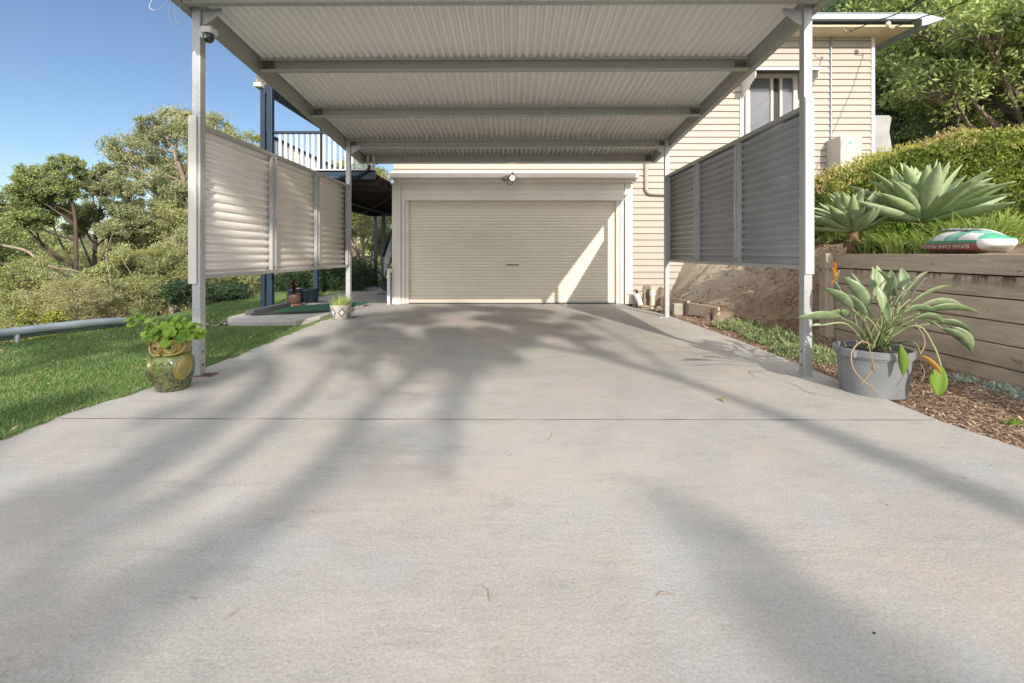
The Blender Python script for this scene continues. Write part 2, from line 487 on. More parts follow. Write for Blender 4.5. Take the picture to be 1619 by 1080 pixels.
def world_m(p):
    m = Matrix.Translation(p.location) @ p.rotation_euler.to_matrix().to_4x4()
    if p.parent:
        m = world_m(p.parent) @ p.matrix_parent_inverse @ m
    return m

def put(o, parent):
    """parent o, keeping it where its world-space mesh stands"""
    o.parent = parent
    o.matrix_parent_inverse = world_m(parent).inverted()

def tag(o, label=None, cat=None, group=None, kind=None):
    if label: o['label'] = label
    if cat: o['category'] = cat
    if group: o['group'] = group
    if kind: o['kind'] = kind
    return o

def thing(name, label, cat, loc=(0, 0, 0), group=None):
    o = link(bpy.data.objects.new(name, None))
    o.location = loc
    o.empty_display_size = 0.1
    return tag(o, label, cat, group)

def np_mesh(name, verts, k, mat, parent=None):
    """verts (N*k,3): N separate k-gons"""
    n = len(verts) // k
    me = bpy.data.meshes.new(name)
    me.vertices.add(n * k)
    me.vertices.foreach_set('co', np.asarray(verts, dtype=np.float32).ravel())
    me.loops.add(n * k)
    me.loops.foreach_set('vertex_index', np.arange(n * k, dtype=np.int32))
    me.polygons.add(n)
    me.polygons.foreach_set('loop_start', np.arange(0, n * k, k, dtype=np.int32))
    me.polygons.foreach_set('loop_total', np.full(n, k, dtype=np.int32))
    me.materials.append(mat)
    me.update(calc_edges=True)
    o = link(bpy.data.objects.new(name, me))
    if parent:
        put(o, parent)
    return o

def unit(a):
    return a / np.maximum(np.linalg.norm(a, axis=1, keepdims=True), 1e-9)

def leaf_verts(C, L, W, bias=(0, 0, 0), bw=0.0, outward=None, ow=0.0):
    n = len(C)
    d = unit(rng.normal(size=(n, 3)))
    d = d + np.asarray(bias) * bw
    if outward is not None:
        d = d + outward * ow
    d = unit(d)
    s = unit(np.cross(d, rng.normal(size=(n, 3))))
    l = (L * rng.uniform(0.6, 1.35, n))[:, None]
    w = (W * rng.uniform(0.7, 1.3, n))[:, None]
    V = np.empty((n, 4, 3))
    V[:, 0] = C - d * l * .5
    V[:, 1] = C + s * w * .5 - d * l * .05
    V[:, 2] = C + d * l * .5
    V[:, 3] = C - s * w * .5 - d * l * .05
    return V.reshape(-1, 3)

# ============================================================ GROUND
def sstep(t):
    t = max(0.0, min(1.0, t))
    return t * t * (3 - 2 * t)

def lerp(a, b, t):
    return a + (b - a) * max(0, min(1, t))

def ground_h(x, y):
    if x < -3.1:
        h = -0.03
        edge = -6.35 - max(0, y - 9) * 0.25
        if x < edge:
            d = edge - x
            h -= 0.42 * d * sstep(d / 1.5) if d < 14 else 0.42 * 14
            if d > 14:
                h += -0.12 * min(d - 14, 30)
            if d > 60:
                h += 0.16 * min(d - 60, 240)
            h += 0.25 * mnoise.noise(Vector((x * .35, y * .35, 0))) * min(1, d)
        if y > 17:
            h -= (y - 17) * 0.18 if y < 60 else 7.7
        return h
    if x <= 2.9:
        h = -0.12
        if y > 17:
            h -= (y - 17) * 0.18 if y < 60 else 7.7
        return h
    top = 1.10 + 0.13 * max(0, x - 4.5) + 0.03 * max(0, y - 5)
    top = min(top, 6)
    if y < 6.15:
        if x < 4.30:
            return -0.025 + 0.03 * max(0, x - 3.0) + 0.008 * mnoise.noise(Vector((x * 5, y * 5, 0)))
        return min(top, 1.09 + 0.4 * (x - 4.3)) + 0.03 * mnoise.noise(Vector((x * 2, y * 2, 0)))
    if y < 7.6:
        xt = lerp(3.95, 3.36, (y - 6.15) / 1.45)
        w = lerp(1.2, 1.7, (y - 6.15) / 1.45)
    elif y < 9:
        xt = lerp(3.36, 3.18, (y - 7.6) / 1.4); w = lerp(1.7, 1.35, (y - 7.6) / 1.4)
    else:
        xt = lerp(3.18, 3.34, (y - 9) / 1.2); w = lerp(1.35, 0.62, (y - 9) / 1.2)
    base = -0.02 + (0.17 if (7.55 < y < 9.3 and x > xt) else 0)
    t = (x - xt) / w
    h = lerp(base, top, sstep(t) * .5 + .5 * max(0, min(1, t)))
    h += 0.06 * mnoise.noise(Vector((x * 2.5, y * 2.5, 1))) * min(1, max(0, t * 3)) + 0.03 * mnoise.noise(Vector((x * 7, y * 7, 4))) * min(1, max(0, t * 3)) + 0.014 * mnoise.noise(Vector((x * 11, y * 11, 1)))
    return h

def axis(ranges):
    out = []
    for a, b, st in ranges:
        n = max(1, round((b - a) / st))
        out += [a + (b - a) * i / n for i in range(n)]
    out.append(ranges[-1][1])
    return out
xs = axis([(-600, -100, 50), (-100, -30, 5), (-30, -7.5, 0.75), (-7.5, -3.12, 0.3), (-3.12, -3.08, .04), (-3.08, 2.86, 1.0), (2.86, 2.94, .08), (2.94, 4.24, 0.05), (4.24, 4.29, 0.025), (4.29, 4.33, 0.04), (4.33, 6.2, 0.09), (6.2, 12, 0.3), (12, 30, 2), (30, 100, 10), (100, 600, 50)])
ys = axis([(-60, -20, 5), (-20, 0, 1.0), (0, 6.13, 0.12), (6.13, 6.17, 0.04), (6.17, 10.4, 0.08), (10.4, 20, 0.6), (20, 60, 2.5), (60, 150, 10), (150, 700, 50)])
me = bpy.data.meshes.new('ground')
vs = [(x, y, ground_h(x, y)) for y in ys for x in xs]
nx = len(xs)
fs = [(j * nx + i, j * nx + i + 1, (j + 1) * nx + i + 1, (j + 1) * nx + i) for j in range(len(ys) - 1) for i in range(nx - 1)]
me.from_pydata(vs, [], fs)
me.polygons.foreach_set('use_smooth', [True] * len(fs))
ground = link(bpy.data.objects.new('ground', me))
tag(ground, kind='structure')

def ground_mat():
    m, nt, bs = new_mat('bare_earth')
    P = geo_pos(nt)
    n1 = noise_n(nt, P, 2.2, 8, 0.7, 0.4)
    n2 = noise_n(nt, P, 22, 6, 0.75)
    dirt = ramp(nt, n1, [(0.25, (0.20, 0.12, 0.075)), (0.55, (0.40, 0.27, 0.18)), (0.8, (0.52, 0.38, 0.26))])
    dirt = mixc(nt, 0.4, dirt, ramp(nt, n2, [(0.3, (0.13, 0.085, 0.055)), (0.7, (0.55, 0.43, 0.31))]))
    sep = node(nt, 'ShaderNodeSeparateXYZ'); nt.links.new(P, sep.inputs[0])
    # pale sand towards the house wall
    mr = node(nt, 'ShaderNodeMapRange'); mr.inputs['From Min'].default_value = 7.2; mr.inputs['From Max'].default_value = 9.0
    ad = node(nt, 'ShaderNodeMath', operation='MULTIPLY_ADD'); ad.inputs[1].default_value = 2.2
    nt.links.new(n1, ad.inputs[0]); nt.links.new(sep.outputs['Y'], ad.inputs[2])
    sb = node(nt, 'ShaderNodeMath', operation='SUBTRACT'); sb.inputs[1].default_value = 1.1
    nt.links.new(ad.outputs[0], sb.inputs[0]); nt.links.new(sb.outputs[0], mr.inputs['Value'])
    sand = ramp(nt, n2, [(0.3, (0.50, 0.43, 0.34)), (0.7, (0.70, 0.61, 0.49))])
    col = mixc(nt, mr.outputs[0], dirt, sand)
    # upper garden: dry grass; left: leaf litter
    gr = ramp(nt, noise_n(nt, P, 9, 6, 0.7), [(0.3, (0.14, 0.12, 0.06)), (0.6, (0.28, 0.25, 0.12)), (0.8, (0.22, 0.26, 0.08))])
    up = node(nt, 'ShaderNodeMapRange'); up.inputs['From Min'].default_value = 5.2; up.inputs['From Max'].default_value = 6.2
    nt.links.new(sep.outputs['X'], up.inputs['Value'])
    col = mixc(nt, up.outputs[0], col, gr)
    lf = node(nt, 'ShaderNodeMapRange'); lf.inputs['From Min'].default_value = -3.0; lf.inputs['From Max'].default_value = -3.4
    nt.links.new(sep.outputs['X'], lf.inputs['Value'])
    lit = ramp(nt, n2, [(0.3, (0.07, 0.065, 0.035)), (0.6, (0.17, 0.15, 0.08)), (0.8, (0.25, 0.24, 0.10))])
    col = mixc(nt, lf.outputs[0], col, lit)
    nt.links.new(col, bs.inputs['Base Color'])
    bs.inputs['Roughness'].default_value = 0.95
    bs.inputs['Specular IOR Level'].default_value = 0.15
    crk = noise_n(nt, mapping(nt, P, (1, 1, 3)), 14, 8, 0.8, 0.6)
    bump(nt, bs, crk, 0.9, 0.05)
    return m
me.materials.append(ground_mat())

# lawn sheet (follows the ground 12 mm above it)
def lawn_ok(x, y):
    if x > (-3.16 if y > 2.7 else -3.12 if y > 1 else -3.09): return False
    if x < -6.45 - max(0, y - 9) * 0.25: return False
    if y > 9.2 and x > -4.95: return False
    if x > -4.75 and 7.15 < y: return False
    return True
LX, LY = axis([(-8.4, -3.1, 0.11)]), axis([(-14, 17, 0.11)])
lv, lf_, idx = [], [], {}
for j, y in enumerate(LY):
    for i, x in enumerate(LX):
        if lawn_ok(x, y):
            idx[(i, j)] = len(lv)
            lv.append((x, y, ground_h(min(x, -3.11), y) + 0.015 + 0.012 * mnoise.noise(Vector((x * 3, y * 3, 0)))))
for j in range(len(LY) - 1):
    for i in range(len(LX) - 1):
        q = [(i, j), (i + 1, j), (i + 1, j + 1), (i, j + 1)]
        if all(k in idx for k in q):
            lf_.append(tuple(idx[k] for k in q))
mb = MB(); mb.v = lv; mb.f = lf_; mb.m = [0] * len(lf_)
def lawn_mat():
    m, nt, bs = new_mat('lawn_turf')
    P = geo_pos(nt)
    col = ramp(nt, noise_n(nt, P, 1.4, 6, 0.7), [(0.3, (0.06, 0.12, 0.03)), (0.7, (0.12, 0.20, 0.05))])
    col = mixc(nt, 0.5, col, ramp(nt, noise_n(nt, P, 45, 4, 0.8), [(0.3, (0.03, 0.05, 0.015)), (0.7, (0.12, 0.19, 0.05))]))
    nt.links.new(col, bs.inputs['Base Color'])
    bs.inputs['Roughness'].default_value = 0.95
    bs.inputs['Specular IOR Level'].default_value = 0.1
    bump(nt, bs, noise_n(nt, P, 70, 4), 0.8, 0.02)
    return m
tag(mb.build('lawn', lawn_mat(), fix=False), kind='structure')

# blades of grass
n = 250000
gx = rng.uniform(-7.2, -3.14, n); gy = 0.6 + 14.1 * rng.random(n) ** 1.6
keep = np.array([lawn_ok(a, b) for a, b in zip(gx, gy)])
gx, gy = gx[keep], gy[keep]; n = len(gx)
gz = np.array([ground_h(min(a, -3.11), b) for a, b in zip(gx, gy)]) + 0.012
h = rng.uniform(0.014, 0.042, n) * (1 + 0.25 * (rng.random(n) > .93)); wd = rng.uniform(0.002, 0.0042, n) * (1 + 0.10 * gy)
a = rng.uniform(0, 2 * np.pi, n); lean = rng.normal(0, 0.016, (n, 2))
V = np.empty((n, 3, 3))
V[:, 0] = np.stack([gx - np.cos(a) * wd, gy - np.sin(a) * wd, gz], 1)
V[:, 1] = np.stack([gx + np.cos(a) * wd, gy + np.sin(a) * wd, gz], 1)
V[:, 2] = np.stack([gx + lean[:, 0], gy + lean[:, 1], gz + h], 1)
tag(np_mesh('grass', V.reshape(-1, 3), 3, MAT['grass']), 'short green lawn grass beside the concrete driveway', 'grass', kind='stuff')

# blades creeping over the slab edge, a few dry leaves in the turf
n = 9000
gy = 2.6 + 6.6 * rng.random(n) ** 1.4
ex = np.interp(gy, [2.6, 3.13, 4, 5, 7.4, 9.2], [-3.11, -3.18, -3.06, -3.08, -3.22, -3.2])
gx = ex - .03 + rng.normal(0, .022, n) + .02 * np.sin(gy * 9) + .015 * np.sin(gy * 23)
gx = np.minimum(gx, ex + .035)
gz = np.where(gx > ex, .002, -.012)
h = rng.uniform(.012, .04, n); wd = .003 * (1 + .1 * gy); a = rng.uniform(0, 6.283, n)
V = np.empty((n, 3, 3))
V[:, 0] = np.stack([gx - np.cos(a) * wd, gy - np.sin(a) * wd, gz], 1)
V[:, 1] = np.stack([gx + np.cos(a) * wd, gy + np.sin(a) * wd, gz], 1)
V[:, 2] = np.stack([gx + rng.normal(.008, .015, n), gy + rng.normal(0, .015, n), gz + h], 1)
tag(np_mesh('grass', V.reshape(-1, 3), 3, MAT['grass']), 'longer grass fringe creeping over the driveway edge', 'grass', kind='stuff')
n = 420
C = np.stack([rng.uniform(-6.3, -3.2, n), rng.uniform(2.6, 9, n), np.full(n, .012)], 1)
C = C[[lawn_ok(p[0], p[1]) for p in C]]
tag(np_mesh('leaf_litter', leaf_verts(C, .045, .014), 4, MAT['leaf_dry']), 'small dry leaves scattered in the lawn', 'leaf litter', kind='stuff')

# driveway: two poured slabs with a joint between
def slab(poly, z0, z1, mb):
    n = len(poly)
    b = len(mb.v)
    mb.add([(x, y, z0) for x, y in poly] + [(x, y, z1) for x, y in poly],
           [tuple(range(n))[::-1], tuple(range(n, 2 * n))] + [(i, (i + 1) % n, n + (i + 1) % n, n + i) for i in range(n)])
mb = MB()
slab([(-2.75, -22), (2.95, -22), (3.02, 0), (3.0, 2.4), (2.90, 3.100), (-3.18, 3.130), (-3.12, 2.72), (-3.06, 0)], -0.12, 0.0, mb)
slab([(-3.18, 3.137), (2.90, 3.107), (2.93, 4.5), (2.94, 6.0), (2.88, 7.2), (2.83, 8.2), (2.72, 8.8), (2.52, 9.5), (2.46, 10.16), (-2.66, 10.16), (-2.7, 10.02), (-3.05, 9.6), (-3.25, 8.3), (-3.22, 7.4), (-3.08, 5), (-3.06, 4)], -0.12, 0.0, mb)
tag(mb.build('driveway', MAT['concrete'], bevel=0.003), kind='structure')
mb = MB().box(-3.1, 2.88, 3.08, 3.15, -0.06, -0.004)
for i in range(24):
    xa = -3.12 + 6.0 * i / 24; xb = xa + 6.0 / 24
    ya, yb = (3.1335 - .030 * (q + 3.18) / 6.08 for q in (xa, xb))
    wa, wb = .0036 + .0015 * math.sin(i * 2.3), .0036 + .0015 * math.sin((i + 1) * 2.3)
    mb.add([(xa, ya - wa, .0015), (xb, yb - wb, .0015), (xb, yb + wb, .0015), (xa, ya + wa, .0015)], [(0, 1, 2, 3)])
tag(mb.build('driveway_joint', MAT['soil'], fix=False), kind='structure')

# side path beyond the garage corner, and low kerbed slab with the mat
mb = MB()
slab([(-3.06, 9.68), (-2.72, 10.05), (-2.72, 17.2), (-4.9, 17.2), (-5.15, 12.5), (-5.25, 10.6), (-5.05, 9.6), (-4.6, 9.25), (-3.3, 9.3)], -0.12, -0.004, mb)
tag(mb.build('path', MAT['path'], bevel=0.006), kind='structure')
mb = MB()
slab([(-4.85, 7.75), (-4.62, 7.35), (-4.1, 7.2), (-3.5, 7.35), (-3.28, 7.7), (-3.30, 8.3), (-3.1, 9.45), (-3.4, 9.24), (-4.6, 9.2), (-4.85, 8.6)], -0.08, 0.055, mb)
tag(mb.build('low_slab', MAT['path'], bevel=0.012), kind='structure')

# ============================================================ CARPORT
cp = thing('carport', 'open galvanised steel carport with a pale corrugated roof and two side screens over the driveway', 'carport', (0, 4.2, 0))
def roofz(y, x=0):            # underside of the purlins
    return 3.385 - 0.094 * (y - 4.2) + 0.004 * x
XL, XR = -2.93, 2.72
PB = 8.09
for (px_, py_) in ((XL, 4.24), (XR, 4.24), (XL, PB), (XR, PB)):
    m_ = MB().box(px_ - .038, px_ + .038, py_ - .038, py_ + .038, 0.004, roofz(py_) + 0.12)
    m_.build('post', MAT['galv'], cp, bevel=0.004)
    sgn = 1 if px_ < 0 else -1
    pl = MB().box(px_ - .09 + .05 * sgn, px_ + .09 + .05 * sgn, py_ - .055, py_ + .065, 0.0, 0.008)
    for b in (-.05, .1) if sgn > 0 else (-.1, .05):
        pl.lathe([(0.011, 0.008), (0.011, 0.02), (0.0, 0.024)], 6, (px_ + b, py_ - .02 if b * sgn > 0 else py_ + .05, 0))
    pl.build('base_plate', MAT['rust'] if px_ < 0 else MAT['galv'], cp)
    for z in (0.10, 0.22):
        MB().ell((px_ + .041 * sgn, py_, z), (0.008, 0.011, 0.011), 8).build('bolt', MAT['bolt'], cp)

def c_beam(mb, a, b, H, W, t=0.004, face=(0, -1, 0), lip=0.018):
    """C section from a to b; web on the side of 'face', flanges pointing away"""
    a, b = Vector(a), Vector(b)
    d = (b - a); L = d.length; d.normalize()
    f = Vector(face); f = (f - d * f.dot(d)).normalized()
    u = f.cross(d).normalized()
    if u.z < 0: u = -u
    M = Matrix((d, f, u)).transposed().to_4x4(); M.translation = a
    mb.box(0, L, -t, 0, 0, H, M)
    mb.box(0, L, -W, -t, 0, t, M); mb.box(0, L, -W, -t, H - t, H, M)
    mb.box(0, L, -W, -W + t, t, t + lip, M); mb.box(0, L, -W, -W + t, H - t - lip, H - t, M)

SBH = 0.20
for sx, face in ((XL - .045, (1, 0, 0)), (XR + .045, (-1, 0, 0))):
    mb = MB()
    y0, y1 = 2.95, 9.12
    c_beam(mb, (sx + (.0 if sx < 0 else 0), y0, roofz(y0, sx) - .005), (sx, y1, roofz(y1, sx) - .005), SBH, 0.07, face=face)
    mb.build('side_beam', MAT['beam'], cp)
PUR = [4.14, 5.38, 6.74, 8.16, 9.06]
for k, y in enumerate(PUR):
    mb = MB()
    z = roofz(y)
    Hh = 0.17 if k in (0, 4) else 0.145
    c_beam(mb, (XL - .035, y, z + roofz(0, XL) - roofz(0, 0)), (XR + .035, y, z + roofz(0, XR) - roofz(0, 0)), Hh, 0.065, face=(0, 1, 0))
    mb.build('purlin' if k else 'front_beam', MAT['beam'], cp)
    if k:
        for sx in (XL - .03, XR + .03 - 0.14):
            mb = MB()
            mb.box(sx, sx + .14, y - .016, y - .010, z + .012, z + Hh - .02)
            for i in range(3):
                for j in range(2):
                    mb.ell((sx + .03 + .04 * i, y - .018, z + .04 + .05 * j), (.008, .006, .008), 6)
            mb.build('cleat', MAT['cleat'], cp)
MB().box(XL - .12, XR + .12, 9.285, 9.40, roofz(9.3) + .07, roofz(9.3) + .25).build('roof_gutter', MAT['cream_trim'], cp, bevel=.01)
# gusset plates under the beam by the posts, roof screw tips
for sx, s in ((XL, 1), (XR, -1)):
    for py_ in (4.24, PB):
        z = roofz(py_)
        mb = MB()
        prof = [(sx + s * .04, z - .13), (sx + s * .04, z + .02), (sx + s * .22, z + .03), (sx + s * .22, z - .01), (sx + s * .10, z - .10)]
        mb.extrude(prof, 'y', py_ - .012, py_ - .006, True, True)
        for i in range(5):
            mb.ell((sx + s * (.06 + .03 * i), py_ - .014, z - .07 + .018 * i), (.007, .005, .007), 6)
        mb.build('gusset', MAT['galv'], cp)

def corrugated(name, parent, mat, axis_, u0, u1, v0, v1, z_fn, pitch=0.088, amp=0.0175, seg=12, vseg=4, thick=0.0012, flatten=0):
    """u runs across the waves"""
    nu = int((u1 - u0) / pitch * seg)
    us = np.linspace(u0, u1, nu + 1)
    mb = MB()
    vv = np.linspace(v0, v1, vseg + 1)
    def wave(u):
        q = math.sin(2 * math.pi * u / pitch) + flatten * .18
        return amp * q / math.sqrt(q * q + (.22 if flatten else 1.0)) * (1.0 if flatten else 1.25)
    vs = [z_fn(u, v, wave(u)) for v in vv for u in us]
    W = nu + 1
    fs = [(j * W + i, j * W + i + 1, (j + 1) * W + i + 1, (j + 1) * W + i) for j in range(vseg) for i in range(nu)]
    mb.add(vs, fs)
    return mb.build(name, mat, parent, smooth=True, fix=False, solid=thick)
# roof laid as overlapping sheets
xx = XL - .10
k = 0
while xx < XR + .08:
    x1 = min(xx + 0.762 + 0.02, XR + .12)
    dz = 0.0015 * (k % 2)
    corrugated('roof_sheet', cp, MAT['sheet'], 'x', xx, x1, 2.75, 9.28, lambda u, v, w, dz=dz: (u, v, roofz(v, u) + 0.172 + w + dz), vseg=2, amp=0.026, flatten=-1)
    xx += 0.762; k += 1
def screen(xp, z0, z1, sgn, label, smat):
    """corrugated side screen between the posts; sgn=+1 the frame shows to +x"""
    root = MB()
    ya, yb = 4.28, 8.05
    # frame: bottom and top channel
    x_in = xp + sgn * 0.0
    root.box(x_in - .02, x_in + .028, ya, yb, z0, z0 + .038)
    root.box(x_in - .02, x_in + .028, ya, yb, z1 - .042, z1)
    f = root.build('screen_frame', MAT['beam'], cp, bevel=0.002)
    if label: f['label'] = label
    xs_ = xp - sgn * 0.034
    corrugated('screen_sheet', f, smat, 'z', z0 + .01, z1 - .004, ya - .03, yb + .03,
               lambda u, v, w: (xs_ + w * 1.0, v, u), pitch=0.088, amp=0.0135, vseg=3, flatten=.5 * sgn)
    for i, y in enumerate((ya + 1.235, ya + 2.47, yb - .05)):
        mb = MB()
        w = .075
        mb.box(x_in - .014, x_in + .030, y - w / 2, y + w / 2, z0 + .040, z1 - .044)
        mb.box(x_in + (.030 if sgn > 0 else -.03), x_in + (.040 if sgn > 0 else -.014), y + w / 2 - .006, y + w / 2 + .012, z0 + .040, z1 - .044)
        mb.build('stud', MAT['galv'], f, bevel=0.002)
        for z in (z0 + .075, z1 - .08):
            MB().ell((x_in + sgn * .034, y, z), (.008, .012, .012), 8).build('screw', MAT['bolt'], f)
    # folded cream flashing closing the near end
    mb = MB()
    fa, fb = (-2.994, -2.919) if sgn > 0 else (2.687, 2.765)
    mb.box(fa, fb, 4.188, 4.194, z0 - .04, z1 + .06)
    fe = fa if sgn > 0 else fb - .003
    mb.box(fe, fe + .003, 4.194, 4.34, z0 - .04, z1 + .06)
    mb.build('end_flashing', MAT['cream_trim'], f)
    MB().box(xp - .02, xp + .02, 4.276, 4.30, z0 + .042, z0 + .075).build('end_cap', MAT['dark'], f)
    MB().box(xp - .02, xp + .02, 4.276, 4.30, z1 + .001, z1 + .03).build('end_cap', MAT['dark'], f)
    return f
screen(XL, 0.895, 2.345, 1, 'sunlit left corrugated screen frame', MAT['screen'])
screen(XR, 0.985, 2.52, -1, 'shaded right corrugated screen frame', MAT['screen_grey_shade'])

# loose wires at the front left corner
mb = MB()
def wirepts(p, n=10, sag=0.0):
    p = [Vector(q) for q in p]
    out = []
    for i in range(len(p) - 1):
        p0, p1, p2, p3 = p[max(i - 1, 0)], p[i], p[i + 1], p[min(i + 2, len(p) - 1)]
        for k in range(n):
            t = k / n
            out.append(0.5 * ((2 * p1) + (-p0 + p2) * t + (2 * p0 - 5 * p1 + 4 * p2 - p3) * t * t + (-p0 + 3 * p1 - 3 * p2 + p3) * t ** 3))
    out.append(p[-1])
    return out
mb.tube(wirepts([(-3.06, 4.1, 3.46), (-3.09, 4.08, 3.30), (-3.06, 4.1, 3.18), (-2.99, 4.16, 3.06), (-2.965, 4.19, 3.03)]), .0025, 5)
mb.tube(wirepts([(-3.08, 4.1, 3.45), (-3.2, 4.1, 3.33), (-3.28, 4.1, 3.36), (-3.2, 4.1, 3.5)]), .0025, 5)
mb.tube(wirepts([(-3.06, 4.1, 3.44), (-3.04, 4.1, 3.22), (-3.0, 4.1, 3.26), (-3.01, 4.1, 3.4)]), .002, 5)
for i in range(7):
    a = i * 1.3
    mb.tube(wirepts([(-3.10, 4.09, 3.40), (-3.05 + .04 * math.sin(a), 4.07, 3.44 + .02 * math.cos(a)), (-2.86 + .03 * i * .4, 4.09, 3.43 + .012 * i)]), .004, 5)
tag(mb.build('loose_wires', MAT['white_plastic']), 'thin loose wires tangled at the top front left corner of the carport', 'wires')

# security camera
sc_ = thing('security_camera', 'white security camera with black dome on top of the front left carport post', 'camera', (-2.83, 4.2, 3.12))
mb = MB().box(-2.89, -2.855, 4.18, 4.24, 3.12, 3.20).box(-2.857, -2.76, 4.15, 4.26, 3.155, 3.215)
mb.build('bracket', MAT['white_plastic'], sc_, bevel=0.008)
mb = MB().lathe([(0.046, 3.158), (0.048, 3.145), (0.047, 3.125), (0.040, 3.10), (0.026, 3.082), (0.0, 3.075)], 24, (-2.812, 4.2, 0))
mb.build('dome', MAT['black_plastic'], sc_, smooth=True)
MB().ell((-2.815, 4.158, 3.115), (.012, .006, .012), 10).build('lens', MAT['white_plastic'], sc_, smooth=True)

# ============================================================ HOUSE
WY = 10.2
house = thing('weatherboard_house', 'cream weatherboard house with a garage under and a blue grey metal roof edge', 'house', (2.6, WY, 0))
PITCH = 0.1435
def boards(mb, x0, x1, z0, z1, y=WY):
    zz = z0
    prof = [(y, z0)]
    base = math.floor(z0 / PITCH) * PITCH
    k = 0
    prof = []
    while True:
        b = base + k * PITCH
        t = b + PITCH
        if b >= z1 - 1e-4: break
        lo, hi = max(b, z0), min(t, z1)
        f = lambda z: y - 0.038 + 0.020 * (z - b) / PITCH
        prof += [(y - 0.002, lo), (f(lo), lo + .002), (f(hi), hi - .013), (y - 0.002, hi - .012)]
        k += 1
    mb.extrude(prof, 'x', x0, x1)
mb = MB()
boards(mb, 2.655, 8.0, -0.05, 6.0)
boards(mb, -2.68, 2.655, 2.84, 6.0)
mb.box(2.655, 8.03, WY, WY + .08, -.2, 6.0)
mb.box(-2.68, 2.655, WY, WY + .08, 2.36, 6.0)
mb.box(7.96, 8.04, WY + .08, 19, -.2, 6.0)            # side walls, back wall
mb.box(-2.70, -2.62, WY + .08, 19, -.1, 6.0)
mb.box(-2.62, 7.96, 18.9, 19, -.2, 6.0)
mb.build('wall', MAT['board'], house, fix=True)
MB().box(7.985, 8.06, WY - .048, WY - .002, -.1, 5.97).build('corner_board', MAT['trim'], house, bevel=.003)
# inner garage darkness
MB().box(-2.5, 2.6, WY + .5, WY + .6, -.1, 2.8).build('garage_interior', MAT['dark'], house)

# pilasters and frame round the door
tr = MB().box(-2.71, -2.515, WY - .05, WY + .05, 0, 2.66)
tr.box(-2.74, -2.50, WY - .065, WY + .03, 2.66, 2.70)
tr.build('pilaster', MAT['trim'], house, bevel=.004)
tr = MB().box(-2.505, -2.43, WY - .03, WY + .1, 0, 2.31).box(-2.43, -2.35, WY + .0, WY + .1, 0, 2.31)
tr.build('door_jamb', MAT['trim'], house, bevel=.004)
tr = MB().box(2.30, 2.385, WY + .0, WY + .1, 0, 2.31).box(2.385, 2.46, WY - .03, WY + .1, 0, 2.31)
tr.build('door_jamb', MAT['trim'], house, bevel=.004)
MB().box(2.485, 2.655, WY - .05, WY + .05, 0, 2.70).build('pilaster', MAT['trim'], house, bevel=.004)
MB().tube([(2.472, WY - .02, 0.0), (2.472, WY - .02, 2.4)], .007, 6).build('conduit', MAT['bark_dark'], house)
mb = MB()
for (za, zb, yy) in ((2.31, 2.437, .036), (2.44, 2.567, .030), (2.57, 2.70, .036)):
    mb.extrude([(WY + .05, za), (WY - yy, za), (WY - yy + .008, zb), (WY + .05, zb)], 'x', -2.508, 2.478, True, True)
mb.build('header_board', MAT['trim'], house)
# hood over the door
mb = MB()
mb.extrude([(WY, 2.70), (WY - .10, 2.70), (WY - .112, 2.775), (WY, 2.775)], 'x', -2.66, 2.68, True, True)
mb.extrude([(WY, 2.777), (WY - .235, 2.777), (WY - .25, 2.79), (WY - .25, 2.895), (WY - .235, 2.915), (WY - .12, 2.945), (WY, 2.955)], 'x', -2.70, 2.74, True, True)
mb.build('door_hood', MAT['trim'], house, bevel=.003)

# roller door: ribbed curtain
mb = MB()
prof = []
z, y0 = 0.035, WY + .085
rp = 0.0695
while z < 2.34:
    prof += [(y0 + .003, z), (y0 - .001, z + .006), (y0 - .005, z + .016), (y0 - .007, z + rp * .5), (y0 - .005, z + rp - .016), (y0 - .001, z + rp - .006), (y0 + .003, z + rp - .0015)]
    z += rp
mb.extrude(prof, 'x', -2.36, 2.31)
gd = mb.build('garage_door', MAT['door'], house, fix=True)
gd['label'] = 'closed cream ribbed roller door'
MB().box(-2.36, 2.31, y0 - .02, y0 + .02, 0.012, 0.036).build('bottom_rail', MAT['galv'], gd)
mb = MB().box(-.16, 0.12, y0 - .014, y0 - .008, .858, .885)
mb.box(-.15, -.02, y0 - .024, y0 - .014, .866, .874)
mb.build('handle', MAT['bolt'], gd, bevel=.002)
MB().box(-2.5, 2.46, WY - .035, WY + .12, -0.05, 0.006).build('threshold', MAT['soil'], house)

# downpipe
def pipe(pts, r, name, mat, parent, n=12, sm=True):
    return MB().tube(wirepts(pts, 6), r, n).build(name, mat, parent, smooth=sm)
pipe([(2.95, WY - .07, 3.3), (2.95, WY - .07, 2.75), (2.95, WY - .07, 2.56), (2.99, WY - .07, 2.49), (3.07, WY - .07, 2.465), (3.3, WY - .07, 2.455), (4.0, WY - .07, 2.43)], .042, 'downpipe', MAT['board'], house)
pipe([(7.08, WY - .045, 1.0), (7.08, WY - .045, 3), (7.08, WY - .045, 5.96)], .02, 'conduit', MAT['gutter'], house, 8)

